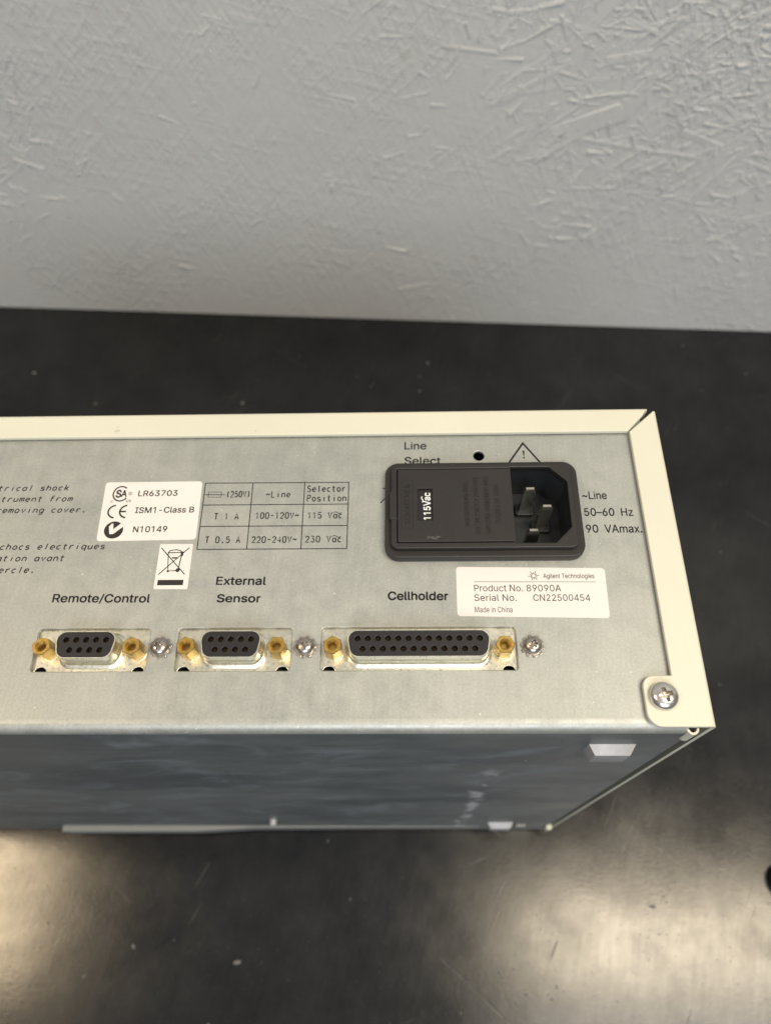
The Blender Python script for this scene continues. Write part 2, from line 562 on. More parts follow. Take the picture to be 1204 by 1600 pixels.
# sans alphabet for printing: advance width and outlines in thousandths of an em
SANS = {
    ' ': (188, []),
    '-': (453, [[337,244,337,188,114,188,114,244]]),
    '.': (188, [[95,-4,83,-3,73,1,63,9,55,18,51,29,50,41,51,53,55,64,63,73,73,81,83,85,95,87,107,85,118,81,128,73,135,64,140,53,141,41,140,29,135,18,128,9,118,1,107,-3]]),
    '/': (249, [[235,533,71,-76,14,-76,178,533]]),
    '0': (453, [[227,-7,191,-3,158,7,130,24,105,48,85,77,69,113,57,155,50,202,48,254,50,306,57,353,69,395,85,431,106,461,130,484,159,502,191,512,227,516,262,512,295,502,323,484,348,461,368,431,384,395,396,353,403,306,405,254,403,202,396,155,384,113,368,77,348,48,323,24,295,7,263,-3],[227,50,250,52,271,60,290,74,306,92,320,116,330,144,338,176,342,213,344,254,342,295,338,332,330,365,320,393,306,416,290,435,271,449,250,457,227,460,203,457,182,449,163,435,147,416,134,393,123,365,115,332,111,295,109,254,111,213,115,176,123,144,134,116,147,92,163,74,182,60,203,52]]),
    '1': (453, [[276,509,276,0,212,0,212,448,209,448,86,358,86,427,198,509]]),
    '2': (453, [[64,0,64,47,234,229,252,248,268,266,282,282,294,298,303,312,311,327,316,341,319,356,320,371,319,389,315,405,308,419,298,431,287,441,273,449,258,455,241,458,224,460,205,458,188,454,172,447,159,438,148,427,139,413,132,398,128,381,127,362,66,362,68,391,75,418,86,442,102,464,121,482,143,496,168,507,196,513,225,516,254,513,281,507,306,497,328,482,346,465,361,445,372,423,379,398,381,372,380,354,377,336,371,318,363,299,351,280,336,259,317,235,294,209,267,180,153,60,153,57,389,57,389,0]]),
    '3': (453, [[218,-7,188,-5,159,1,133,10,108,22,88,38,70,57,57,79,48,104,44,132,109,132,112,115,118,100,126,87,137,76,150,66,165,59,182,54,200,51,219,50,239,51,258,55,275,61,291,69,304,80,315,93,323,108,328,125,329,145,328,163,323,180,316,196,306,211,292,223,275,234,254,241,229,246,201,248,157,248,157,299,288,448,288,452,70,452,70,509,372,509,372,461,211,278,211,289,247,290,279,286,308,276,333,262,354,244,371,222,383,198,391,173,393,145,390,116,383,90,370,66,354,45,333,27,309,12,281,2,251,-5]]),
    '4': (453, [[40,105,282,105,282,0,343,0,343,105,413,105,413,163,343,163,343,509,262,509,40,158],[109,163,282,163,282,440]]),
    '5': (453, [[221,-7,192,-5,165,1,140,11,118,25,99,41,83,60,71,82,63,105,60,130,122,130,125,115,130,102,138,89,148,78,160,68,173,60,188,54,204,51,221,50,241,51,259,56,276,64,291,75,304,89,314,104,322,122,326,141,328,162,326,183,321,203,314,221,303,237,290,251,275,262,257,270,238,275,218,277,201,276,184,273,167,268,152,262,139,255,128,246,67,253,96,509,366,509,366,452,151,452,134,301,136,301,148,311,162,318,178,325,194,330,212,333,229,334,252,332,274,328,294,321,313,311,330,299,345,285,358,269,370,251,379,231,386,210,390,187,391,163,388,132,381,102,369,76,352,52,332,32,309,15,282,3,253,-4]]),
    '6': (453, [[226,-7,196,-4,168,3,142,15,119,31,100,51,84,74,73,101,66,130,64,162,65,187,71,212,80,239,93,268,112,302,137,340,252,509,322,509,151,261,145,261,151,270,157,279,165,288,174,295,184,302,196,307,208,311,221,313,235,314,265,312,291,305,316,295,337,280,355,262,370,240,380,215,387,187,389,157,387,127,379,98,368,73,352,50,333,30,310,14,284,3,257,-4],[226,48,245,50,263,55,279,63,293,73,304,86,314,101,322,119,326,137,327,157,326,178,322,196,314,213,304,228,293,241,279,251,263,259,245,264,226,265,207,264,190,259,174,252,160,241,148,229,138,214,131,197,126,179,125,158,126,138,131,119,138,102,148,86,160,73,174,63,190,55,207,50]]),
    '7': (453, [[97,0,323,448,323,452,62,452,62,509,391,509,391,449,165,0]]),
    '8': (453, [[226,-7,193,-5,163,1,136,11,111,25,91,42,74,62,62,84,54,109,52,135,53,156,58,176,65,195,75,212,87,228,101,241,117,252,134,260,153,265,153,267,129,276,109,289,93,308,80,330,73,354,70,380,73,405,79,429,90,450,106,469,124,485,146,498,170,508,197,514,226,516,255,514,282,508,306,498,328,485,346,469,361,450,373,429,379,405,382,380,379,354,372,330,359,308,343,289,323,276,300,267,300,265,319,260,335,252,351,241,365,228,377,212,387,195,395,176,399,156,401,135,398,109,391,84,378,62,362,42,341,25,317,11,289,1,259,-5],[226,49,248,50,267,54,285,60,300,69,313,79,323,91,331,106,335,121,337,139,335,157,330,173,322,189,312,202,298,213,283,223,265,230,247,234,226,235,206,234,187,230,169,223,154,213,140,202,130,189,122,173,117,157,115,139,117,121,121,106,129,91,139,79,152,69,167,60,185,54,205,50],[226,290,244,291,260,294,274,300,287,308,298,318,307,330,314,344,318,359,319,376,318,392,314,407,308,420,299,432,288,442,275,449,260,455,244,459,226,460,208,459,192,455,177,449,164,442,153,432,145,420,138,407,134,392,133,376,134,359,138,344,145,330,154,318,165,308,178,300,193,294,209,291]]),
    '9': (453, [[226,516,256,513,285,506,310,494,333,478,352,458,368,434,380,408,387,378,389,347,387,322,382,296,373,270,359,240,340,207,315,168,200,0,130,0,301,248,307,248,302,238,295,229,287,221,278,214,268,207,257,202,245,198,232,195,218,195,188,197,161,203,137,214,116,229,98,247,83,269,72,294,66,321,64,352,66,382,73,411,85,436,101,459,120,479,143,494,168,506,196,513],[226,460,207,459,190,454,174,446,160,435,148,423,138,407,131,390,127,372,125,352,127,331,131,313,138,295,148,280,160,268,174,257,190,250,207,245,226,243,245,245,263,249,279,257,293,267,305,280,314,295,322,312,326,330,327,350,326,371,322,390,314,407,305,422,293,435,279,446,263,454,245,459]]),
    'A': (480, [[16,0,201,509,276,509,463,0,395,0,287,302,280,323,272,346,264,372,255,402,244,438,232,478,245,478,233,437,222,402,213,371,204,345,197,322,191,302,85,0],[110,142,110,199,370,199,370,142]]),
    'B': (456, [[60,0,60,509,241,509,274,507,304,501,329,491,350,477,367,461,381,442,390,421,396,398,398,374,397,353,393,336,387,320,378,307,368,295,356,286,343,278,329,272,315,267,315,262,331,260,347,254,363,245,378,234,391,220,402,203,411,184,416,161,418,136,416,111,410,88,400,67,386,48,368,31,344,18,317,8,284,2,247,0],[125,57,245,57,281,60,309,67,330,80,344,96,353,115,355,137,354,153,350,169,342,184,333,197,320,209,306,218,289,225,269,229,248,231,125,231],[125,285,238,285,256,287,273,290,288,296,302,304,314,314,323,326,330,340,335,355,336,372,333,393,326,412,313,429,294,442,270,449,240,452,125,452]]),
    'C': (510, [[267,-7,225,-3,186,7,150,25,119,49,92,79,70,115,53,157,44,203,40,254,44,305,53,352,70,393,92,429,119,459,150,484,186,501,225,512,267,516,293,514,317,511,340,504,362,496,383,485,402,471,419,456,435,438,448,418,459,397,467,373,473,348,408,348,404,365,397,380,389,395,380,407,369,418,357,428,344,437,330,444,315,449,300,453,284,455,267,456,237,453,209,445,184,432,161,414,141,391,125,364,113,332,106,295,103,254,106,213,113,177,125,145,141,117,161,94,184,76,210,63,237,56,267,53,284,54,300,56,315,60,330,65,344,72,357,81,369,90,380,102,389,114,397,128,404,144,408,160,473,160,467,135,459,112,448,91,435,71,420,53,402,38,383,24,363,13,341,5,317,-2,293,-6]]),
    'D': (502, [[219,0,96,0,96,57,215,57,254,60,288,68,318,81,343,99,363,122,379,149,390,181,397,216,399,255,397,294,390,329,379,361,364,388,344,410,320,428,291,441,258,449,221,452,93,452,93,509,225,509,273,505,315,495,353,478,385,455,412,426,433,391,449,351,458,306,462,255,458,205,449,159,433,119,411,83,384,54,351,31,312,14,268,3],[125,509,125,0,60,0,60,509]]),
    'E': (419, [[60,0,60,509,372,509,372,452,125,452,125,286,355,286,355,229,125,229,125,57,375,57,375,0]]),
    'F': (410, [[60,0,60,509,369,509,369,452,125,452,125,278,346,278,346,221,125,221,125,0]]),
    'G': (520, [[269,-7,225,-3,185,7,149,25,118,49,91,79,69,116,53,157,43,203,40,254,43,305,53,352,69,393,91,429,117,459,149,484,184,501,223,512,265,516,291,514,316,510,340,504,363,494,384,483,403,469,421,453,436,436,449,416,460,395,468,373,474,349,408,349,402,365,395,379,387,393,378,406,368,417,356,427,344,436,330,443,315,448,300,453,283,455,265,456,236,453,209,445,183,432,160,414,141,392,125,364,113,332,106,295,103,254,106,213,113,177,125,145,141,117,161,95,184,76,210,63,238,56,269,53,296,55,322,61,345,71,365,85,382,102,396,123,407,147,413,173,415,202,434,199,283,199,283,256,478,256,478,200,475,160,466,124,451,91,431,62,406,38,377,19,344,5,308,-4]]),
    'H': (517, [[60,0,60,509,125,509,125,289,392,289,392,509,457,509,457,0,392,0,392,232,125,232,125,0]]),
    'I': (300, [[31,0,31,57,118,57,118,452,31,452,31,509,269,509,269,452,183,452,183,57,269,57,269,0]]),
    'L': (393, [[60,0,60,509,125,509,125,57,361,57,361,0]]),
    'M': (628, [[60,0,60,509,152,509,277,187,280,179,284,170,287,159,291,147,295,135,299,123,303,110,307,97,311,84,315,71,319,60,322,49,307,49,311,59,314,71,318,83,322,95,326,108,330,121,334,134,338,146,342,158,346,169,349,179,352,187,476,509,568,509,568,0,504,0,504,291,504,302,504,314,504,327,505,340,505,354,505,369,505,383,506,398,506,413,506,428,507,443,507,457,513,457,508,441,503,425,498,409,492,393,487,378,482,363,477,348,472,335,467,322,463,310,459,300,456,291,342,0,286,0,170,291,167,300,163,310,159,321,155,333,150,347,145,361,140,376,134,392,129,408,124,424,118,441,112,457,119,457,119,444,120,430,120,416,120,401,121,386,121,372,121,357,121,342,122,328,122,315,122,302,122,291,122,0]]),
    'N': (523, [[60,0,60,509,136,509,343,183,349,174,355,163,363,151,371,137,379,122,388,107,396,90,405,73,414,55,405,54,403,72,402,90,401,108,400,126,399,142,399,157,399,171,399,184,399,195,399,509,463,509,463,0,387,0,202,290,194,303,186,317,177,331,168,346,159,363,148,381,136,402,123,425,108,452,119,454,120,429,121,406,122,384,123,363,124,345,124,328,125,313,125,301,125,291,125,0]]),
    'O': (533, [[267,-7,225,-3,186,7,150,25,119,49,92,79,70,115,53,157,44,203,40,254,44,305,53,352,70,393,92,429,119,459,150,484,186,501,225,512,267,516,309,512,348,501,384,484,415,459,442,429,464,393,480,352,490,305,493,254,490,203,480,157,464,115,442,79,415,49,384,25,348,7,309,-3],[267,53,296,55,324,63,349,76,372,94,392,116,408,144,420,176,428,213,430,254,428,295,420,332,408,365,392,392,372,415,349,433,324,446,296,453,267,456,237,453,210,445,184,433,161,415,142,392,125,364,113,332,106,295,103,254,106,213,113,176,125,144,142,117,161,94,184,76,210,63,237,55]]),
    'P': (445, [[60,0,60,509,235,509,272,506,305,499,332,487,356,471,375,452,390,430,400,404,407,377,409,348,407,318,400,291,390,265,375,243,356,223,332,207,305,195,272,188,235,186,125,186,125,0],[233,242,257,244,279,248,297,256,312,266,324,279,333,294,339,310,343,328,344,348,343,367,339,385,333,402,324,416,312,428,297,439,279,446,257,451,232,452,125,452,125,242]]),
    'Q': (533, [[245,159,313,159,369,85,384,65,468,-48,401,-48,346,27,331,46],[267,-7,225,-3,186,7,150,25,119,49,92,79,70,115,53,157,44,203,40,254,44,305,53,352,70,393,92,429,119,459,150,484,186,501,225,512,267,516,309,512,348,501,384,484,415,459,442,429,464,393,480,352,490,305,493,254,490,203,480,157,464,115,442,79,415,49,384,25,348,7,309,-3],[267,53,296,55,324,63,349,76,372,94,392,116,408,144,420,176,428,213,430,254,428,295,420,332,408,365,392,392,372,415,349,433,324,446,296,453,267,456,237,453,210,445,184,433,161,415,142,392,125,364,113,332,106,295,103,254,106,213,113,176,125,144,142,117,161,94,184,76,210,63,237,55]]),
    'R': (449, [[60,0,60,509,236,509,273,506,305,500,333,489,356,473,376,455,390,433,401,408,407,381,409,352,407,323,401,296,390,271,376,250,356,232,333,217,305,206,273,200,236,198,125,198,125,0],[234,255,258,256,280,260,298,267,313,276,325,287,334,300,340,316,344,333,345,352,344,371,340,389,334,405,325,419,313,430,298,440,279,446,258,451,233,452,125,452,125,255],[353,0,230,229,303,229,428,0]]),
    'S': (447, [[224,-9,188,-7,156,-1,128,9,102,23,81,40,64,60,51,83,42,109,38,137,104,137,108,118,114,102,123,88,136,76,150,66,166,59,185,53,204,50,224,49,246,50,267,54,286,60,303,69,317,79,329,92,338,106,344,122,346,139,344,154,340,168,332,179,322,189,310,197,296,205,280,211,263,217,245,222,184,239,145,253,112,269,86,289,67,313,56,341,52,372,54,400,62,425,75,448,92,468,113,484,138,498,165,508,195,514,227,516,259,514,289,508,316,498,340,484,360,468,377,449,390,427,398,403,401,378,337,378,332,402,320,421,302,437,280,449,254,456,225,459,204,457,185,454,167,448,152,440,139,430,129,418,121,405,117,391,115,376,117,359,122,345,131,334,142,324,155,315,169,308,184,302,198,297,212,293,264,279,279,275,295,270,312,264,328,256,344,248,359,238,372,226,384,213,395,198,402,180,407,161,408,139,406,112,399,87,386,64,370,43,349,25,323,11,294,0,261,-7]]),
    'T': (449, [[32,452,32,509,417,509,417,452,257,452,257,0,193,0,193,452]]),
    'U': (517, [[259,-8,220,-6,186,2,154,15,126,33,103,55,85,80,71,108,63,140,60,173,60,509,124,509,124,178,126,155,132,133,141,113,153,95,169,80,187,68,208,59,232,53,259,52,285,53,309,59,331,68,349,80,364,95,377,113,385,133,391,155,393,178,393,509,457,509,457,173,454,140,446,108,433,80,414,55,391,33,363,15,332,2,297,-6]]),
    'V': (480, [[204,0,16,509,84,509,192,206,199,187,207,164,215,137,225,106,236,71,248,31,235,31,247,71,257,107,267,138,276,165,283,187,290,206,395,509,463,509,278,0]]),
    'W': (686, [[155,0,16,509,82,509,163,196,167,179,172,162,175,145,179,128,183,111,187,94,190,76,194,58,197,40,189,40,193,58,196,76,200,94,203,111,207,128,211,145,215,162,220,179,224,196,306,509,380,509,462,196,466,179,470,162,474,145,478,128,482,111,486,94,490,76,494,58,497,40,488,40,492,58,495,76,499,94,503,111,506,128,510,145,515,162,519,179,523,196,603,509,670,509,530,0,455,0,368,323,362,345,357,368,351,391,346,417,341,445,336,475,350,475,345,446,340,420,335,395,330,371,324,347,318,323,230,0]]),
    'Y': (472, [[203,0,203,208,16,509,91,509,192,344,203,327,213,309,222,292,231,274,240,254,250,230,224,230,233,254,242,275,251,293,260,310,270,327,280,344,381,509,455,509,268,208,268,0]]),
    'a': (389, [[160,-9,137,-7,115,-3,94,5,76,15,60,29,48,45,38,63,32,84,30,108,32,128,36,146,43,161,53,174,64,184,78,193,92,200,108,206,125,211,143,214,161,217,178,220,200,223,218,225,234,227,247,229,257,231,265,235,271,240,274,246,276,255,276,257,275,272,272,285,267,297,260,307,251,315,240,322,227,327,212,330,196,331,178,330,163,327,149,322,137,316,127,309,118,301,110,292,104,283,100,274,41,291,51,313,64,331,79,346,95,358,114,368,133,375,153,380,173,383,194,384,208,384,223,382,239,379,255,375,271,369,286,360,300,350,312,336,322,320,330,301,335,278,337,251,337,0,277,0,277,52,272,52,267,43,260,34,252,25,242,16,229,8,215,1,199,-4,181,-7],[170,45,192,47,211,51,228,59,242,68,254,80,263,93,270,108,274,122,276,138,276,190,272,187,267,184,259,182,251,180,241,178,231,176,221,174,210,173,200,171,191,170,182,169,175,168,161,166,147,163,134,159,122,153,112,147,103,139,97,130,93,118,92,105,93,93,96,82,102,72,109,64,119,57,130,52,142,48,156,46]]),
    'c': (396, [[207,-8,174,-5,144,3,117,16,93,35,72,58,56,85,44,116,37,150,34,187,37,225,44,260,56,291,72,318,93,341,117,360,144,374,174,382,207,384,226,384,243,381,260,377,276,371,291,364,305,356,318,346,330,335,340,322,349,308,356,293,362,277,303,262,300,272,295,281,290,289,284,297,278,304,270,311,261,316,252,321,242,325,231,328,220,329,207,330,184,328,163,321,145,310,130,296,118,278,108,258,102,236,98,212,96,187,98,163,102,139,108,117,118,97,130,80,145,66,163,55,184,49,207,46,220,47,232,49,243,52,253,55,262,60,271,66,279,73,285,80,292,89,297,98,301,107,304,117,363,102,357,86,350,70,341,56,331,43,319,32,306,21,292,12,277,5,261,-1,244,-5,226,-7]]),
    'd': (424, [[195,-8,165,-6,137,3,111,16,89,34,70,57,55,84,43,116,36,151,34,189,36,227,43,261,55,293,70,320,89,342,112,361,137,374,165,382,196,384,218,383,237,379,253,373,267,364,278,355,287,346,295,336,301,327,306,319,311,319,311,509,372,509,372,0,313,0,313,59,307,59,301,50,295,41,287,31,277,21,266,12,252,4,236,-3,217,-7],[205,47,226,49,246,55,263,65,278,78,290,95,299,115,306,138,310,162,312,189,310,216,306,241,300,263,290,282,278,299,263,312,246,322,227,328,205,330,182,328,162,322,145,311,130,298,118,281,108,261,102,239,98,215,96,189,98,163,102,139,109,117,118,97,130,80,145,66,162,55,182,49]]),
    'e': (404, [[212,-8,177,-5,145,3,117,16,92,35,72,58,56,85,44,116,37,150,34,187,36,224,44,258,55,290,71,317,91,340,115,359,142,373,172,382,205,384,226,383,246,380,266,374,285,366,303,355,319,341,334,324,347,305,357,282,365,256,370,227,371,194,371,169,75,169,75,221,338,221,310,202,308,226,304,248,298,269,288,286,277,301,263,314,246,323,227,328,205,330,183,328,164,323,146,313,131,301,119,286,109,270,102,251,97,231,96,211,96,178,98,151,102,127,110,106,121,88,135,73,151,61,169,53,190,48,212,46,227,47,241,49,254,53,265,58,276,65,285,73,294,82,300,93,306,105,365,91,358,72,348,55,335,39,320,26,302,14,283,4,261,-3,237,-7]]),
    'g': (425, [[207,-151,180,-149,156,-146,134,-140,114,-132,97,-122,82,-110,70,-97,59,-84,51,-69,101,-41,107,-49,114,-57,122,-66,131,-74,142,-82,154,-88,169,-93,187,-96,207,-97,236,-95,261,-87,282,-75,298,-58,308,-34,311,-6,311,68,306,68,301,60,294,51,287,41,277,32,266,23,252,16,236,10,217,6,195,5,165,7,138,14,113,27,90,43,71,65,55,90,43,120,36,154,34,191,36,229,43,263,55,293,71,320,90,342,112,361,138,374,166,382,196,384,218,383,237,379,253,373,267,365,279,356,288,346,296,336,302,327,308,319,313,319,313,379,372,379,372,-9,370,-40,363,-67,350,-90,334,-109,314,-124,291,-136,265,-144,237,-149],[205,59,227,61,246,66,264,75,278,87,290,103,300,121,307,142,311,166,312,193,311,219,307,242,300,264,291,283,279,299,264,312,247,322,227,328,205,330,182,328,163,322,145,312,130,298,118,282,109,262,102,241,98,218,96,193,98,167,102,144,109,123,118,104,131,88,145,76,163,66,183,61]]),
    'h': (410, [[114,227,114,0,53,0,53,509,114,509,114,287,102,287,116,319,132,344,152,362,175,374,200,382,227,384,252,383,275,377,295,369,313,356,328,340,341,321,350,298,355,271,357,240,357,0,296,0,296,235,293,263,286,286,273,304,256,318,235,326,210,329,192,328,176,324,161,317,147,308,136,297,126,283,119,266,115,248]]),
    'i': (167, [[53,0,53,379,114,379,114,0],[84,443,73,444,63,448,54,455,47,463,43,472,41,483,43,494,47,504,54,512,63,518,73,522,84,524,95,522,105,518,114,512,121,504,125,494,126,483,125,472,121,463,114,455,105,448,95,444]]),
    'l': (189, [[139,-2,112,0,91,8,74,20,62,37,55,59,53,84,53,509,114,509,114,99,114,83,117,71,120,62,126,57,135,53,146,52,152,52,157,52,160,53,164,53,167,54,170,54,181,3,175,1,169,0,162,-1,154,-2,147,-2]]),
    'm': (610, [[53,0,53,379,112,379,112,295,108,295,114,314,122,331,132,346,144,358,158,368,172,376,187,382,203,385,219,386,245,383,268,375,287,361,303,342,314,320,321,295,312,295,318,312,326,329,337,343,350,356,364,366,381,375,398,381,417,385,437,386,458,385,478,380,497,372,514,361,529,346,541,328,550,307,555,283,557,255,557,0,496,0,496,254,493,279,485,298,473,313,456,323,438,329,419,330,402,329,387,326,374,320,363,312,353,302,345,290,340,277,336,263,335,247,335,0,274,0,274,260,272,280,265,297,253,311,238,322,220,328,199,330,185,329,171,326,158,320,145,312,135,302,126,289,119,274,115,257,114,238,114,0]]),
    'n': (410, [[114,227,114,0,53,0,53,379,112,379,112,287,102,287,116,319,132,344,152,362,175,374,200,382,227,384,252,383,275,377,295,369,313,356,328,340,341,321,350,298,355,271,357,240,357,0,296,0,296,235,293,263,286,286,273,304,256,318,235,326,210,329,192,328,176,324,161,317,147,308,136,297,126,283,119,266,115,248]]),
    'o': (415, [[207,-8,174,-5,144,3,117,16,93,35,72,58,56,85,44,116,37,150,34,187,37,225,44,260,56,291,72,318,93,341,117,360,144,374,174,382,207,384,241,382,271,374,299,360,323,341,343,318,359,291,371,260,379,225,381,187,379,150,371,116,359,85,343,58,323,35,299,16,271,3,241,-5],[207,46,231,49,252,55,270,66,285,80,298,97,307,117,314,139,318,163,319,187,318,212,314,236,307,258,298,278,285,296,270,310,252,321,231,328,207,330,184,328,163,321,145,310,130,296,118,278,108,258,102,236,98,212,96,187,98,163,102,139,108,117,118,97,130,80,145,66,163,55,184,49]]),
    'r': (259, [[53,0,53,379,112,379,112,321,115,321,124,339,137,354,152,367,171,377,191,383,213,385,218,385,223,385,229,384,235,384,240,384,243,384,243,322,241,323,236,324,230,324,223,325,215,326,207,326,190,324,174,321,159,315,146,306,135,296,126,284,119,269,115,254,114,237,114,0]]),
    's': (365, [[182,-8,157,-7,133,-3,112,3,93,12,76,24,62,38,50,54,41,73,36,94,94,107,101,87,111,72,124,60,141,52,160,47,181,45,206,47,227,53,244,62,258,74,265,88,268,103,266,115,262,126,254,136,243,144,229,150,212,155,149,170,118,180,92,192,72,208,58,227,50,249,47,274,49,295,55,314,65,332,79,347,95,360,115,370,137,378,161,383,187,384,212,383,234,379,254,372,271,363,286,352,299,339,309,324,318,308,324,290,268,277,262,291,254,304,243,316,228,325,210,331,187,333,166,331,147,326,131,317,119,305,111,292,109,277,110,264,115,253,124,243,136,235,152,229,172,223,229,209,261,200,287,187,306,171,320,153,328,131,331,107,329,85,323,65,312,47,298,31,281,18,260,6,236,-2,210,-7]]),
    't': (227, [[204,379,204,327,6,327,6,379],[65,471,126,471,126,98,127,83,130,70,136,61,144,55,156,51,170,50,175,50,180,50,185,51,191,52,197,53,202,54,213,2,207,0,200,-2,192,-3,184,-3,176,-4,168,-4,138,-1,113,7,92,21,77,41,68,64,65,93]]),
    'u': (410, [[182,-5,158,-3,135,2,115,11,97,23,82,39,69,59,60,82,54,109,53,139,53,379,114,379,114,144,116,117,124,94,137,75,154,61,175,53,200,50,218,51,234,55,249,62,263,71,274,83,283,97,290,113,295,132,296,153,296,379,357,379,357,0,298,0,298,92,307,92,294,60,277,35,257,17,234,5,209,-3]]),
    'x': (379, [[21,0,153,193,29,379,100,379,189,243,282,379,352,379,226,195,358,0,287,0,188,145,91,0]]),
    'z': (380, [[42,0,42,46,254,320,254,323,48,323,48,379,333,379,333,331,126,60,126,56,339,56,339,0]]),
    '~': (453, [[52,150,53,176,58,199,66,218,76,233,89,246,103,255,119,261,135,265,151,266,168,265,183,262,197,256,212,247,228,235,246,221,257,211,267,204,275,198,282,195,290,193,299,192,312,194,323,199,332,207,339,219,343,234,344,253,400,253,399,226,394,204,386,185,376,170,364,157,349,148,334,142,318,138,301,137,284,138,269,141,254,148,239,156,224,168,207,182,195,191,185,199,177,204,170,208,162,210,154,210,141,209,130,204,121,196,114,185,109,169,108,150]]),
    '–': (350, [[350,244,350,188,0,188,0,244]]),
}


def font_mesh(body, bold=0.0, thick=0.02):
    """lettering as filled outlines; bold (em) adds a rounded rim along every outline; strokes of a letter that overlap are filled one by one"""
    whole = bmesh.new()

    def add(loops, x, extrude, tube):
        cu = bpy.data.curves.new('f', 'CURVE')
        cu.dimensions = '3D' if tube else '2D'
        if tube:
            cu.bevel_depth = tube
            cu.bevel_resolution = 1
        else:
            cu.fill_mode = 'BOTH'
            cu.extrude = extrude
        for lp in loops:
            sp = cu.splines.new('POLY')
            sp.points.add(len(lp) - 1)
            for q, (px, py) in zip(sp.points, lp):
                q.co = (px + x, py, 0, 1)
            sp.use_cyclic_u = True
        o = bpy.data.objects.new('t', cu)
        me = bpy.data.meshes.new_from_object(o)
        bpy.data.objects.remove(o)
        bpy.data.curves.remove(cu)
        if tube:
            me.transform(Matrix.Diagonal((1, 1, 0.0008 / tube, 1)))
        whole.from_mesh(me)
        bpy.data.meshes.remove(me)

    x = 0.0
    for ch in body:
        adv, loops = SANS[ch]
        pts = [[(fl[i] * 0.001, fl[i + 1] * 0.001) for i in range(0, len(fl), 2)] for fl in loops]
        cen = [((min(p[0] for p in l) + max(p[0] for p in l)) / 2, (min(p[1] for p in l) + max(p[1] for p in l)) / 2) for l in pts]
        host = {}
        for k, l in enumerate(pts):
            for n_, o_ in enumerate(pts):
                if n_ != k and abs(area2(o_)) > abs(area2(l)) and point_in(cen[k], o_):
                    host[k] = n_
        for k, l in enumerate(pts):
            if k in host:
                continue
            grp = []
            for n_, lp in enumerate(pts):
                if n_ == k or host.get(n_) == k:
                    grp.append(lp if (area2(lp) > 0) == (n_ == k) else lp[::-1])
            add(grp, x, 0.001 + 0.0005 * k, 0)
        if bold > 0:
            for l in pts:
                lp = [p for i, p in enumerate(l) if (Vector(p) - Vector(l[i - 1])).length > 0.012]
                add([lp], x, 0, bold)
        x += adv * 0.001
    me = bpy.data.meshes.new('f')
    whole.to_mesh(me)
    whole.free()
    return me


def point_in(p, lp):
    c = False
    for (x0, y0), (x1, y1) in zip(lp, lp[1:] + lp[:1]):
        if (y0 > p[1]) != (y1 > p[1]) and p[0] < (x1 - x0) * (p[1] - y0) / (y1 - y0) + x0:
            c = not c
    return c


def bounds(me):
    xs = [v.co.x for v in me.vertices]
    ys = [v.co.y for v in me.vertices]
    return min(xs), max(xs), min(ys), max(ys)


_cap = bounds(font_mesh('H'))[3]


def text(body, x0, x1, yb, cap, z, bold=0.0, ang=0.0, thick=0.02, slant=0.0):
    """sans lettering fitted between x0 and x1 on baseline yb with capital height cap (mm)"""
    me = font_mesh(body, bold)
    a, b, _, _ = bounds(me)
    sx, sy = (x1 - x0) / (b - a), cap / _cap
    zs = thick / 0.002
    t = Matrix.Translation(((x0 + x1) / 2, yb, z + thick / 2)) @ Matrix.Rotation(math.radians(ang), 4, 'Z') @ \
        Matrix.Translation((-(x1 - x0) / 2, 0, 0)) @ Matrix(((sx, slant * sy, 0, -a * sx), (0, sy, 0, 0), (0, 0, zs, 0), (0, 0, 0, 1)))
    me.transform(t)
    return scale_mesh(me)


# single-line engraving alphabet: cell 4 wide, capitals 6 high
def el(cx, cy, rx, ry, a0, a1, n=10):
    return [(cx + rx * math.cos(math.radians(a0 + (a1 - a0) * i / n)), cy + ry * math.sin(math.radians(a0 + (a1 - a0) * i / n))) for i in range(n + 1)]


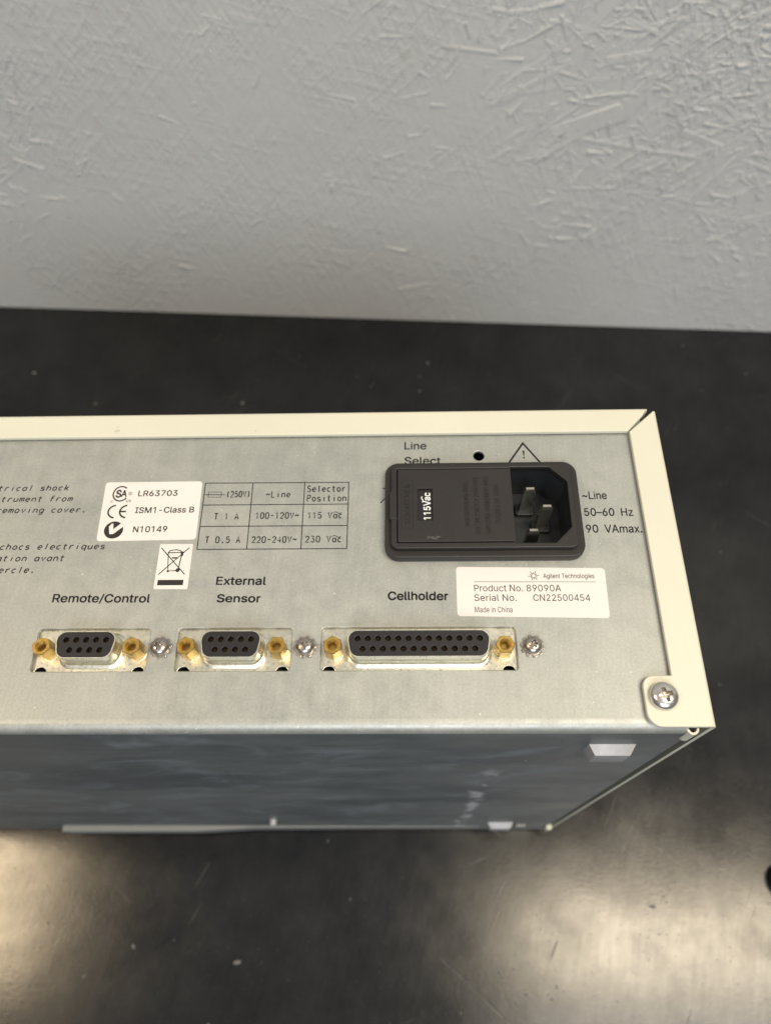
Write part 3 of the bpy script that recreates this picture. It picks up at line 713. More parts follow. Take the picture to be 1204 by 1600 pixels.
_o = el(2, 2, 1.8, 2, 0, 360, 14)
GL = {
    ' ': [], '.': [[(1.7, 0), (1.7, 0.7), (2.3, 0.7), (2.3, 0), (1.7, 0)]], '-': [[(0.4, 3), (3.6, 3)]], ',': [[(2, 0.3), (1.5, -1)]], "'": [[(2, 6), (1.8, 4.8)]],
    '(': [el(4, 3, 2.2, 3.8, 125, 235)], ')': [el(0, 3, 2.2, 3.8, 55, -55)],
    '~': [[(0.0, 2.2), (0.5, 3.3), (1.2, 3.7), (2.0, 3.1), (2.8, 2.4), (3.5, 2.8), (4.0, 3.9)]],
    '0': [[(0.2, 1.6), (0.2, 4.4)] + el(2, 4.4, 1.8, 1.6, 180, 0) + el(2, 1.6, 1.8, 1.6, 0, -180)],
    '1': [[(0.8, 4.6), (2.2, 6), (2.2, 0)]],
    '2': [el(2, 4.2, 1.8, 1.8, 165, -30) + [(0.2, 0), (3.9, 0)]],
    '3': [[(0.3, 6), (3.6, 6), (1.8, 3.6)] + el(2, 1.8, 1.8, 1.8, 80, -155)],
    '4': [[(2.9, 0), (2.9, 6), (0.1, 1.8), (4, 1.8)]],
    '5': [[(3.6, 6), (0.6, 6), (0.4, 3.2)] + el(2, 1.9, 1.8, 1.9, 120, -150)],
    'A': [[(0, 0), (2, 6), (4, 0)], [(0.7, 2), (3.3, 2)]], 'C': [el(2.1, 3, 1.9, 3, 50, 310)],
    'L': [[(0.4, 6), (0.4, 0), (3.6, 0)]], 'P': [[(0.3, 0), (0.3, 6), (2.4, 6)] + el(2.4, 4.5, 1.4, 1.5, 90, -90) + [(0.3, 3)]],
    'S': [el(2, 4.5, 1.7, 1.5, 30, 270) + el(2, 1.5, 1.8, 1.5, 90, -150)],
    'T': [[(0, 6), (4, 6)], [(2, 6), (2, 0)]], 'V': [[(0.1, 6), (2, 0), (3.9, 6)]], 'D': [[(0.3, 0), (0.3, 6), (1.8, 6)] + el(1.8, 3, 2, 3, 90, -90) + [(0.3, 0)]],
    'a': [_o, [(3.8, 4), (3.8, 0)]], 'b': [_o, [(0.2, 6), (0.2, 0)]], 'd': [_o, [(3.8, 6), (3.8, 0)]],
    'c': [el(2.1, 2, 1.8, 2, 50, 310)], 'e': [[(0.2, 2), (3.8, 2)] + el(2, 2, 1.8, 2, 0, 310)],
    'f': [[(1.5, 0), (1.5, 4.8)] + el(2.6, 4.8, 1.1, 1.2, 180, 60), [(0.4, 3.8), (3, 3.8)]],
    'g': [_o, [(3.8, 4), (3.8, -0.6)] + el(2.1, -0.6, 1.7, 1.4, 0, -150)],
    'h': [[(0.3, 6), (0.3, 0)], [(0.3, 2.4)] + el(2, 2.4, 1.7, 1.6, 180, 0) + [(3.7, 0)]],
    'i': [[(2, 4), (2, 0)], [(2, 5.4), (2, 5.9)]], 'k': [[(0.4, 6), (0.4, 0)], [(3.5, 4), (0.4, 1.5)], [(1.4, 2.3), (3.7, 0)]],
    'l': [[(2, 6), (2, 0)]], 'm': [[(0.1, 4), (0.1, 0)], [(0.1, 3)] + el(1.05, 3, 0.95, 1, 180, 0, 6) + [(2, 0)], [(2, 3)] + el(2.95, 3, 0.95, 1, 180, 0, 6) + [(3.9, 0)]],
    'n': [[(0.3, 4), (0.3, 0)], [(0.3, 2.4)] + el(2, 2.4, 1.7, 1.6, 180, 0) + [(3.7, 0)]], 'o': [_o],
    'p': [_o, [(0.2, 4), (0.2, -2)]], 'q': [_o, [(3.8, 4), (3.8, -2)]],
    'r': [[(0.8, 4), (0.8, 0)], [(0.8, 2.2)] + el(2.8, 2.4, 2, 1.6, 180, 70)],
    's': [el(2, 3, 1.6, 1, 30, 270) + el(2, 1, 1.7, 1, 90, -150)],
    't': [[(1.5, 5.6), (1.5, 1.1)] + el(2.6, 1.1, 1.1, 1.1, 180, 290), [(0.3, 4), (3.2, 4)]],
    'u': [[(0.3, 4), (0.3, 1.6)] + el(2, 1.6, 1.7, 1.6, 180, 360), [(3.7, 4), (3.7, 0)]],
    'v': [[(0.2, 4), (2, 0), (3.8, 4)]], 'x': [[(0.2, 4), (3.8, 0)], [(3.8, 4), (0.2, 0)]], 'y': [[(0.2, 4), (2, 0)], [(3.8, 4), (1, -2)]],
}


def engraved(body, x0, x1, yb, cap, z, w, slant=0.0, pitch=None):
    """single-line lettering; with pitch given the last letter ends at x1, else fits x0..x1"""
    k = cap / 6.0
    if pitch is None:
        n = len(body)
        cw = (x1 - x0) / (n - 1 + 0.68)
    else:
        cw = pitch
        x0 = x1 - cw * (len(body) - 1 + 0.68)
    gx = cw * 0.68 / 4.0
    lines = []
    for i, ch in enumerate(body):
        for pl in GL[ch]:
            lines.append([(x0 + i * cw + x * gx + slant * y * k, yb + y * k) for x, y in pl])
    return strokes_mesh(lines, w, z)


def tag(o, label=None, cat=None, group=None, kind=None):
    for k, v in (('label', label), ('category', cat), ('group', group), ('kind', kind)):
        if v:
            o[k] = v
    return o


# ---------------------------------------------------------------- bench top and board wall
bm = bmesh.new()
bm_box(bm, -1500, 1500, -700, 1100, -30, 0)
tag(link('bench_top', bm_mesh(bm), 'bench', None, (0, 0, -H), smooth=0), kind='structure')

wall_a = Vector((-331.6, 368.37))
wall_b = Vector((279.8, 330.44))
wdir = (wall_b - wall_a).normalized()
wall_ang = math.atan2(wdir.y, wdir.x)


def density(x, z):
    """how rough the board is: coarse chips towards the upper corners, smoother low down"""
    n = 0.5 + 0.5 * noise.noise(Vector((x * 0.011, z * 0.011, 3.1)))
    up = min(1.0, max(0.0, (z - 60) / 190))
    rt = min(1.0, max(0.0, (x - 60) / 150))
    lf = min(1.0, max(0.0, (-x - 190) / 60))
    return min(1.0, 0.004 + 1.0 * up * max(rt, 0.55 * lf) * (0.4 + 0.8 * n) + 0.22 * max(0.0, n - 0.52) * (0.3 + up))


def board_wall():
    bm = bmesh.new()
    bm_box(bm, -1100, 1100, 0, 18, 0.6, 900)
    rnd = random.Random(11)

    def chip(x, z, L, w, t, ang, tilt, roll):
        h = Matrix.Translation((x, 0.0, z)) @ Matrix.Rotation(ang, 4, 'Y') @ Matrix.Rotation(tilt, 4, 'Z') @ Matrix.Rotation(roll, 4, 'X')
        pts = []
        e = w * 0.5
        j = [rnd.uniform(-0.25, 0.25) * w for _ in range(4)]
        for y, f in ((0.9, 1.0), (-t, 0.8)):
            pts.append([bm.verts.new(h @ Vector(p)) for p in ((-L / 2 + j[0], y, -e * f), (L / 2 + j[1], y, -e * f * 0.8), (L / 2 - abs(j[2]) * 2, y, e * f), (-L / 2 + j[3], y, e * f * 0.85))])
        a, b = pts
        bm.faces.new(b)
        for i in range(4):
            k = (i + 1) % 4
            bm.faces.new((a[i], a[k], b[k], b[i]))

    for _ in range(26000):
        x, z = rnd.uniform(-420, 420), rnd.uniform(0, 330)
        if rnd.random() > density(x, z):
            continue
        L = rnd.choice((4, 6, 8, 11, 15, 20)) * rnd.uniform(0.7, 1.3)
        w = rnd.uniform(0.7, 2.2) + L * 0.03
        ang = rnd.choice((rnd.gauss(-0.75, 0.35), rnd.gauss(0.5, 0.7), rnd.uniform(-PI / 2, PI / 2)))
        chip(x, z, L, w, rnd.uniform(0.02, 0.42), ang, rnd.gauss(0, 0.035), rnd.gauss(0, 0.12))
    for _ in range(150):
        x, z = rnd.choice((rnd.uniform(90, 300), rnd.uniform(420, 800), rnd.uniform(-800, -260))), rnd.uniform(110, 380)
        L = rnd.uniform(35, 95)
        chip(x, z, L, rnd.uniform(4, 16), rnd.uniform(0.01, 0.14), rnd.choice((rnd.gauss(-0.8, 0.3), rnd.gauss(-1.2, 0.3), rnd.gauss(0.1, 0.4))), rnd.gauss(0, 0.006), rnd.gauss(0, 0.03))
    for x, z, L, w, an in ((158, 158, 92, 3.0, 0.16), (128, 172, 44, 2.6, -0.62), (120, 180, 40, 2.2, -0.70), (142, 128, 34, 1.8, -0.05), (95, 196, 50, 3.4, -0.55), (165, 205, 60, 12, -1.05), (60, 215, 30, 2.2, 0.12)):
        chip(x, z, L, w, 0.32, an, 0.0, 0.0)
    for _ in range(1500):
        x, z = rnd.choice((-1, 1)) * rnd.uniform(420, 1080), rnd.uniform(5, 880)
        chip(x, z, rnd.uniform(8, 50), rnd.uniform(1.5, 8), rnd.uniform(0.1, 0.6), rnd.uniform(-PI / 2, PI / 2), 0, 0)
    return bm_mesh(bm)


wall = link('board_wall', board_wall(), 'wall', None, (*wall_a.lerp(wall_b, 0.5), -H), smooth=20)
wall.rotation_euler = (0, 0, wall_ang)
tag(wall, 'grey painted strand board wall standing behind the black bench', 'wall', kind='thing')

# ---------------------------------------------------------------- the instrument, standing on its front with the rear panel up
XL, XR, YF, YB = -262.0, 76.8, -26.2, 75.1
unit = bpy.data.objects.new('laboratory_instrument', None)
COL.objects.link(unit)
unit.empty_display_size = 0.05
AT[unit.name] = Vector((-92, 24, -H))
unit.location = (-0.092, 0.024, 0.0)
tag(unit, 'cream and bare metal instrument standing on its front, rear panel with sockets facing up', 'lab instrument')

# rear panel sheet with its openings, bent over at the near edge
XC25, XC9A, XC9B, YC = 0.0, -91.5, -51.4, -3.55
WIN9, WIN25 = 32.1, 54.15


def window(xc, w):
    return rect(xc - w / 2, xc + w / 2, YC - 6.15, YC + 6.15, 0.9, 4)


YBEND = -23.2
sheet = plate(rect(XL, 72.0, YBEND, 72.5), [window(XC25, WIN25), window(XC9A, WIN9), window(XC9B, WIN9), circle(19.9, 58.95, 1.7, 28), rect(-6.0, 45.5, 25.5, 52.0, 1.0)], -1.2, 0.0, 0.30)
panel = link('rear_panel', sheet, 'zinc', unit, (0, 0, 0), smooth=50)
# the bend
prof = []
for i in range(13):
    a = PI / 2 * i / 12
    prof.append((YBEND - 3.0 * math.sin(a), -3.0 + 3.0 * math.cos(a)))
for i in range(12, -1, -1):
    a = PI / 2 * i / 12
    prof.append((YBEND - 1.8 * math.sin(a), -3.0 + 1.8 * math.cos(a)))
prof[0] = (YBEND + 0.25, 0.0)
link('bend_edge', loft([[(x, y, z) for y, z in prof] for x in (XL, 70.4)]), 'zinc', unit, smooth=30)
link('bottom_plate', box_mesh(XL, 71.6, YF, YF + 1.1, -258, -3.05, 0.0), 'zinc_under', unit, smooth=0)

# cream cover: side, top and back walls with the turned-in rim round the rear panel
ZR = 2.0


def rim_plate(loop, skip):
    bm = bmesh.new()
    f = bm.faces.new([bm.verts.new((x, y, 0.7)) for x, y in loop])
    r = bmesh.ops.extrude_face_region(bm, geom=[f])
    bmesh.ops.translate(bm, verts=[v for v in r['geom'] if isinstance(v, bmesh.types.BMVert)], vec=(0, 0, ZR - 0.7))
    ed = [e for e in bm.edges if all(abs(v.co.z - ZR) < 1e-4 for v in e.verts) and not all(skip(v.co) for v in e.verts)]
    bmesh.ops.bevel(bm, geom=ed, offset=0.3, segments=3, affect='EDGES', profile=0.5)
    return bm_mesh(bm)


def fold(horizontal):
    """rounded outer bend and the wall below it, as (distance outwards, z)"""
    R = 1.2
    p = [(R * math.sin(PI / 2 * i / 10), ZR - R + R * math.cos(PI / 2 * i / 10)) for i in range(11)]
    p += [(R, -H + 5.0), (0.0, -H + 5.0), (0.0, ZR - 0.02)]
    return p


side = [(XR - 1.2, -25.45), (XR - 1.2, 73.55)] + [(67.36, 66.15), (67.36, -11.9)] + \
    rpoly([(67.36, -11.9), (59.4, -11.95), (59.45, -25.4), (70, -25.45)], [0, 3.0, 3.4, 0], 8)[1:-1]
side = [(XR - 1.2, -25.45), (XR - 1.2, 73.55), (67.36, 66.15), (67.36, -11.9)]
arc1 = [(62.4 + 3.0 * math.cos(math.radians(a)), -14.95 + 3.0 * math.sin(math.radians(a))) for a in range(90, 181, 10)]
arc2 = [(63.2 + 3.8 * math.cos(math.radians(a)), -21.65 + 3.8 * math.sin(math.radians(a))) for a in range(180, 271, 10)]
side = side + arc1 + arc2
cov = link('side_rim', rim_plate(side, lambda c: abs(c.x - (XR - 1.2)) < 1e-3), 'cream', unit, smooth=40)
fp = fold(False)
link('side_wall', loft([[(XR - 1.2 + d, y if d < 0.01 or k == 0 else y + d * 0.35, z) for d, z in fp] for k, y in enumerate((-25.45, 73.55))]), 'cream', unit, smooth=40)
top = [(XL, 66.3), (66.9, 66.3), (72.6, 72.4), (73.35, 73.9), (XL, 73.9)]
link('top_rim', rim_plate(top, lambda c: abs(c.y - 73.9) < 1e-3), 'cream', unit, smooth=40)
link('top_wall', loft([[(x if k else x, 73.9 + d, z) for d, z in fp] for k, x in enumerate((XL, 74.0))]), 'cream', unit, smooth=40)
link('side_wall', box_mesh(XL - 1.5, XL, YF + 0.5, YB - 0.2, -H + 5, 1.9, 0.3), 'cream', unit)
# corner post curl seen in the gap at the near corner, and dark blocks painted as the shade behind the gaps
ring = [[(71.6 + r * math.cos(a), -25.2 + r * math.sin(a) * 1.05, z) for r, z in ((1.05, -1.1), (1.65, -1.1), (1.65, -9), (1.05, -9))] for a in [math.radians(q) for q in range(180, 375, 12)]]
link('corner_curl', loft(ring, True, True), 'cream', unit, smooth=40)
link('gap_shade_block', box_mesh(60.0, 74.6, -23.0, -20.0, -250, -1.6), 'dark', unit, smooth=0)
link('gap_shade_block', box_mesh(XL + 2, 74.2, 70.0, 72.4, -250, -1.6), 'dark', unit, smooth=0)

# front bezel the instrument stands on, its lip below the bottom plate tapered to imitate fading into shade
link('front_bezel', box_mesh(XL + 4, 73.5, YF + 1.4, YB - 2, -H, -H + 12, 0.6), 'grey_plastic', unit)
lip = [(-192, YF - 0.02)] + [(-191 + 1.0 * i, YF - 4.4) for i in range(0, 2)] + [(-105, YF - 4.0), (-70, YF - 2.2), (-10, YF - 1.0), (36, YF - 0.6), (36, YF - 0.02)]
link('bezel_lip', plate(rpoly([(-192, YF + 0.9), (-192, YF - 3.0), (-118, YF - 2.6), (-88, YF - 0.9), (-20, YF - 0.4), (36, YF - 0.3), (36, YF + 0.9)], [0, 0.6, 4, 15, 10, 0, 0]), (), -H + 6, -H + 20, 0.4), 'lip', unit)


def stop_bump(x0, z_top):
    """pressed-out bump in the bottom plate, sloping sides"""
    base = [(x0, YF, z_top), (x0 + 13.3, YF, z_top), (x0 + 13.3, YF, z_top - 12.4), (x0, YF, z_top - 12.4)]
    tp = [(x0 + 1.6, YF - 3, z_top - 1.1), (x0 + 11.5, YF - 3, z_top - 1.1), (x0 + 11.5, YF - 3, z_top - 10.8), (x0 + 1.6, YF - 3, z_top - 10.8)]
    bm = bmesh.new()
    a = [bm.verts.new(p) for p in base]
    b = [bm.verts.new(p) for p in tp]
    for i in range(4):
        j = (i + 1) % 4
        bm.faces.new((a[i], a[j], b[j], b[i]))
    bm.faces.new(b)
    bmesh.ops.bevel(bm, geom=list(bm.edges), offset=0.22, segments=2, affect='EDGES', profile=0.5)
    return bm_mesh(bm)


link('pressed_bump', stop_bump(47.65, -17.0), 'bump', unit, smooth=25)
link('pressed_bump', stop_bump(37.9, -222.0), 'bump', unit, smooth=25)
link('catch', box_mesh(52.4, 58.0, YF - 1.8, YF, -234, -225, 0.8), 'lip', unit)
link('catch', box_mesh(70.2, 73.4, YF - 2.0, YF + 1, -246, -236, 0.8), 'cream', unit)
link('rubber_foot', lathe([(0.1, 0), (1.5, 0.2), (1.9, 1.0), (1.9, 3.0)], 24), 'bump', unit, (-71.5, YF - 3.0, -210))
bpy.context.view_layer.update()
ft = [o for o in COL.objects if o.name == 'rubber_foot'][0]
ft.rotation_euler = (-PI / 2, 0, 0)

# ---------------------------------------------------------------- printing on the rear panel
ZI = 0.012


def printed(me, mat='ink', parent=panel, name='printed_lettering', at=(0, 0, 0)):
    return link(name, me, mat, parent, at, smooth=0)


for body, x0, x1, yb, cap, bold in (
        ('Line', -3.40, 3.55, 61.55, 2.66, 0.015), ('Select', -3.44, 7.92, 55.95, 2.66, 0.015),
        ('~Line', 50.45, 57.86, 43.05, 2.55, 0.016), ('50–60  Hz', 50.36, 64.93, 37.28, 2.55, 0.016), ('90  VAmax.', 50.27, 66.79, 31.70, 2.55, 0.016),
        ('Cellholder', -8.56, 8.77, 10.76, 2.45, 0.026), ('External', -58.49, -43.83, 15.78, 2.46, 0.022),
        ('Sensor', -57.74, -44.99, 10.39, 2.36, 0.022), ('Remote/Control', -105.59, -77.03, 10.60, 2.45, 0.020)):
    printed(text(body, x0, x1, yb, cap, ZI, bold, -0.5))

# rating table
tl = []
for y0, y1 in ((49.95, 49.75), (42.2, 42.1), (34.85, 34.75), (27.2, 27.1)):
    tl.append([(-65.35, y0), (-20.7, y1)])
for xa in (-65.35, -50.5, -34.35, -20.7):
    tl.append([(xa, 49.9), (xa, 27.15)])
printed(strokes_mesh(tl, 0.28, ZI), 'ink', name='rating_table')
tw = 0.34
for body, x0, x1, yb, cap in (
        ('(250V)', -58.37, -51.04, 44.9, 2.0), ('~Line', -46.06, -38.61, 44.7, 2.05), ('Selector', -33.41, -21.68, 46.55, 2.1),
        ('Position', -33.37, -21.38, 43.2, 2.1), ('T 1 A', -61.34, -53.98, 37.2, 2.05), ('100-120V~', -48.76, -35.64, 37.35, 2.0),
        ('115 Vac', -32.93, -22.43, 37.3, 2.0), ('T 0.5 A', -63.17, -52.77, 29.32, 2.0), ('220-240V~', -49.22, -35.84, 29.27, 1.98), ('230 Vac', -33.18, -22.39, 29.3, 1.98)):
    printed(engraved(body, x0, x1, yb, cap, ZI, tw))
for yb in (37.3, 29.3):
    printed(strokes_mesh([[(-25.2 + 2.6 * t, yb + 1.85 + 0.28 * math.sin(2 * PI * t)) for t in [i / 8 for i in range(9)]]], 0.24, ZI))
printed(strokes_mesh([[(-64.0, 46.75), (-60.0, 46.7), (-60.0, 44.9), (-64.0, 44.95), (-64.0, 46.75)], [(-65.2, 45.83), (-58.95, 45.77)]], 0.24, ZI), name='fuse_symbol')

# warning in two languages, running out of the picture on the left
ws = 0.36
for body, xe, yb in (('To avoid electrical shock', -107.96, 47.9), ('disconnect instrument from', -106.09, 44.0), ('AC line before removing cover.', -100.97, 40.1),
                     ('Pour eviter les chocs electriques', -93.06, 27.62), ("debrancher l'alimentation avant", -104.56, 23.82), ("d'ouvrir le couvercle.", -112.53, 20.05)):
    printed(engraved(body, 0, xe - 0.3, yb, 1.85, ZI, ws, slant=0.22, pitch=1.90), 'ink_grey')
printed(engraved('Attention', 0, -128.2, 34.0, 1.9, ZI, 0.5, slant=0.22, pitch=2.0), 'ink_grey')

# warning triangle half hidden by the inlet, and the lines of a symbol left of it
printed(strokes_mesh([[(34.0, 63.4), (28.0, 54.5), (40.0, 54.5), (34.0, 63.4)]], 1.15, ZI), name='warning_triangle')
printed(plate([(33.65, 60.6), (34.3, 60.6), (34.12, 58.75), (33.86, 58.75)], (), ZI, ZI + 0.03), name='exclamation_mark')
printed(plate(circle(33.95, 58.0, 0.3, 12), (), ZI, ZI + 0.03), name='exclamation_mark')
printed(strokes_mesh([[(-10.3, 47.49), (-8.6, 47.48)], [(-10.9, 42.35), (-8.4, 45.1)]], 0.32, ZI), name='selector_symbol')


# ---------------------------------------------------------------- stickers
def sticker(quad, r, label, dx=0.0):
    o = link('sticker', plate(rpoly(quad, r, 5), (), 0.0, 0.10, 0.03, 1), 'paper', unit, smooth=50)
    o['label'] = label
    return o


ZS = 0.11
ps = sticker([(11.25, 20.95), (54.1, 20.2), (53.75, 4.95), (11.1, 5.8)], 1.0, 'white type plate sticker with serial number')
for body, x0, x1, yb, cap, bold, mt in (('Agilent Technologies', 36.23, 50.88, 17.12, 1.42, 0.006, 'ink_grey'), ('Product No. 89090A', 16.24, 40.96, 13.16, 1.99, -0.003, 'ink_grey'),
                                        ('Serial No.', 16.09, 28.09, 10.29, 1.96, -0.003, 'ink_grey'), ('CN22500454', 32.83, 48.88, 10.17, 1.96, -0.003, 'ink_grey'), ('Made in China', 16.13, 26.69, 6.84, 1.66, 0.0, 'ink_grey')):
    printed(text(body, x0, x1, yb, cap, ZS, bold, -0.4), mt, ps)
printed(strokes_mesh([[(16.25, 16.2), (51.15, 15.9)]], 0.14, ZS), 'ink_grey', ps, 'printed_line')
sp = []
for k in range(12):
    a = 2 * PI * k / 12 + 0.1
    r1 = 1.6 if k % 2 == 0 else 1.15
    r0 = 0.55
    sp.append([(33.52 + r0 * math.cos(a), 17.92 + r0 * math.sin(a)), (33.52 + r1 * math.cos(a), 17.92 + r1 * math.sin(a))])
for k in range(8):
    a = 2 * PI * (k + 0.2) / 8
    sp.append([(33.52 + 0.62 * math.cos(a), 17.92 + 0.62 * math.sin(a)), (33.52 + 0.62 * math.cos(a + 0.5), 17.92 + 0.62 * math.sin(a + 0.5))])
printed(strokes_mesh(sp, 0.17, ZS), 'ink_grey', ps, 'starburst_logo')

cs = sticker([(-96.7, 50.55), (-66.3, 50.6), (-66.05, 30.45), (-96.15, 30.1)], 1.1, 'white approvals sticker with three marks')
for body, x0, x1, yb, cap, bold in (('LR63703', -85.88, -73.61, 45.5, 1.92, 0.016), ('ISM1-Class B', -85.94, -67.76, 39.62, 1.94, 0.016), ('N10149', -85.57, -75.17, 33.05, 1.94, 0.016)):
    printed(text(body, x0, x1, yb, cap, ZS, bold, 0.3), 'ink_grey', cs)
# round mark with overlapping letters
cx, cy = -91.35, 46.4
printed(strokes_mesh([el(cx, cy, 2.35, 2.55, 48, 325, 26)], 0.46, ZS), 'ink_grey', cs, 'round_mark')
printed(text('S', cx - 1.55, cx + 0.25, cy - 1.25, 2.5, ZS, 0.03), 'ink_grey', cs, 'round_mark')
printed(text('A', cx + 0.15, cx + 1.95, cy - 1.05, 2.2, ZS, 0.03), 'ink_grey', cs, 'round_mark')
printed(text('C', cx - 2.75, cx - 2.0, cy - 3.15, 0.85, ZS, 0.005), 'ink_grey', cs, 'round_mark')
printed(text('US', cx + 2.05, cx + 3.55, cy - 3.0, 0.85, ZS, 0.01), 'ink_grey', cs, 'round_mark')
printed(strokes_mesh([circle(cx + 2.95, cy + 0.05, 0.55, 14) + [circle(cx + 2.95, cy + 0.05, 0.55, 14)[0]]], 0.12, ZS), 'ink_grey', cs, 'round_mark')
printed(text('R', cx + 2.7, cx + 3.2, cy - 0.28, 0.65, ZS, 0.0), 'ink_grey', cs, 'round_mark')
# conformity letters: two arcs
printed(strokes_mesh([el(-91.9, 40.15, 2.35, 2.15, 98, 262, 16), el(-88.3, 40.15, 2.35, 2.15, 98, 262, 16), [(-90.55, 40.15), (-88.7, 40.15)]], 0.55, ZS), 'ink_grey', cs, 'conformity_mark')
# black disc with a white tick through it
disc = [p for p in el(-91.5, 33.85, 2.85, 2.95, 38, 360 + 14, 40)]
printed(plate(circle(-91.5, 33.85, 2.9, 40), (), ZS - 0.02, ZS + 0.02), 'ink_grey', cs, 'tick_mark')
printed(plate([(-93.1, 34.9), (-92.5, 32.4), (-91.4, 32.5), (-88.0, 35.6), (-89.2, 36.3), (-91.6, 34.1), (-91.9, 36.0), (-92.5, 35.9)], (), ZS + 0.03, ZS + 0.05), 'paper', cs, 'tick_mark')

wsk = sticker([(-76.6, 29.05), (-66.65, 29.0), (-66.6, 14.5), (-76.6, 14.55)], 0.4, 'small white sticker with crossed-out bin')
printed(plate(rect(-75.65, -68.1, 15.72, 17.4), (), ZS - 0.02, ZS + 0.02), 'ink_grey', wsk, 'printed_bar')
printed(strokes_mesh([[(-76.0, 27.7), (-68.0, 19.1)], [(-67.6, 27.8), (-75.8, 19.1)]], 0.30, ZS), 'ink_grey', wsk, 'cross_lines')
printed(strokes_mesh([[(-73.86, 26.1), (-69.67, 26.2)], [(-73.75, 26.1), (-73.1, 20.3), (-70.3, 20.35)], [(-69.6, 26.1), (-70.1, 20.9)],
                      [(-73.8, 26.15), (-73.2, 26.85), (-71.6, 27.1), (-70.3, 26.85), (-69.6, 26.2)]], 0.30, ZS + 0.005), 'ink_grey', wsk, 'bin_symbol')
printed(plate(circle(-70.25, 20.45, 0.62, 20), (), ZS - 0.015, ZS + 0.03), 'ink_grey', wsk, 'bin_symbol')
printed(plate(rect(-69.95, -69.2, 25.1, 26.5), (), ZS - 0.012, ZS + 0.035), 'ink_grey', wsk, 'bin_symbol')
printed(plate(rect(-72.4, -70.9, 24.2, 24.65), (), ZS - 0.01, ZS + 0.032), 'ink_grey', wsk, 'bin_symbol')
printed(plate(rect(-73.4, -72.8, 19.85, 20.45), (), ZS - 0.01, ZS + 0.034), 'ink_grey', wsk, 'bin_symbol')

# ---------------------------------------------------------------- mains inlet with fuse drawer
inlet = link('power_inlet', plate(rect(-9.4, 48.9, 22.6, 54.8, 4.2, 8), [rect(-5.7, 45.6, 25.9, 52.1, 0.5)], 0.0, 3.0, 0.5, 3), 'black', unit, smooth=45)
SOCK = [(28.35, 26.3), (40.1, 26.3), (45.0, 31.3), (45.2, 46.6), (40.2, 51.6), (28.35, 51.6)]
body_loop = rpoly([(-7.5, 24.7), (46.7, 24.7), (46.7, 52.9), (-7.5, 52.9)], 2.2, 6)
raised = plate(body_loop, [rpoly(SOCK, [0.3, 0.8, 0.8, 0.8, 0.8, 0.3], 4), rect(-5.75, 28.15, 26.55, 51.35, 0.2)], 2.6, 5.0, 0.35, 3)
link('raised_frame', raised, 'black', inlet, smooth=45)
cup = rpoly(SOCK, [0.3, 0.8, 0.8, 0.8, 0.8, 0.3], 4)
link('socket_cup', loft2(cup, [(0.03, 2.62), (0.03, -12.0), (-0.1, -12.0)] , cap0=False, cap1=True), 'cavity', inlet, smooth=30)
# collars moulded round the pins on the socket floor
for px, py in ((34.45, 45.3), (39.0, 39.3), (34.35, 31.3)):
    link('pin_collar', plate(rect(px - 3.0, px + 3.0, py - 2.0, py + 2.0, 1.0), (), -12.0, -10.6, 0.3), 'cavity', inlet, smooth=45)
    w_, t_ = 1.8, 0.85
    rings = []
    for z, sx, sy in ((-11, 1, 1), (1.7, 1, 1), (2.5, 0.82, 0.72), (2.95, 0.66, 0.42)):
        rings.append([(px + w_ * sx * ax, py + t_ * sy * ay, z) for ax, ay in ((-1, -1), (1, -1), (1, 1), (-1, 1))])
    link('pin', loft(rings), 'pin', inlet, smooth=0)
draw = link('fuse_drawer', plate(rpoly([(-5.55, 26.75), (28.2, 26.75), (28.2, 51.15), (-5.55, 51.15)], 0.25), [rect(0.45, 4.8, 33.75, 44.5, 0.1)], 3.2, 5.0, 0.18, 2), 'black', inlet, smooth=45)
link('drawer_latch', plate(rect(-7.95, -5.75, 34.4, 43.4, 0.3), (), 3.0, 5.05, 0.2), 'black', inlet, smooth=45)
link('latch_gap_shade', box_mesh(-7.55, -5.6, 33.9, 34.38, 4.9, 5.03), 'dark', inlet, smooth=0)  # dark strip laid on as the shade inside the latch gap
link('voltage_tag', plate(rect(0.2, 5.0, 33.5, 44.7), (), 3.3, 4.1), 'insert', inlet, smooth=0)


def upright(body, xl, xr, y0, y1, z, bold, thick=0.05):
    """lettering that reads upwards: letter tops towards -x"""
    me = text(body, 0, y1 - y0, 0, xr - xl, 0, bold, 0, thick)
    me.transform(Matrix.Translation((xr * 0.001, y0 * 0.001, z * 0.001)) @ Matrix.Rotation(PI / 2, 4, 'Z'))
    return me


printed(upright('115Vac', 2.15, 4.15, 34.3, 43.55, 4.12, 0.022), 'white_ink', inlet, 'voltage_lettering')
printed(strokes_mesh([[(1.78 + 0.22 * math.sin(2 * PI * t), 40.2 + 2.0 * t) for t in [i / 8 for i in range(9)]]], 0.34, 4.15), 'white_ink', inlet, 'voltage_lettering')
link('moulded_frame', strokes_mesh([[(-4.4, 31.2), (-1.1, 31.2), (-1.05, 47.15), (-4.35, 47.15), (-4.4, 31.2)]], 0.2, 5.0, 0.6), 'glyph', inlet)
printed(upright('SCHAFFNER', -3.55, -1.85, 32.6, 46.0, 4.98, -0.004, 0.16), 'glyph', inlet, 'moulded_lettering')
for body, xl, xr, y0, y1 in (('NUR SICHERUNG 250V', 14.1, 15.5, 31.8, 46.4), ('USE ONLY WITH A 250V FUSE', 17.1, 18.5, 29.3, 48.3), ('EMPLOYER UNIQUEMENT AVEC', 20.2, 21.6, 29.3, 48.6), ('FUSIBLE DE 250V', 23.2, 24.6, 32.6, 45.5)):
    printed(upright(body, xl, xr, y0, y1, 4.98, -0.01, 0.14), 'glyph', inlet, 'moulded_lettering')
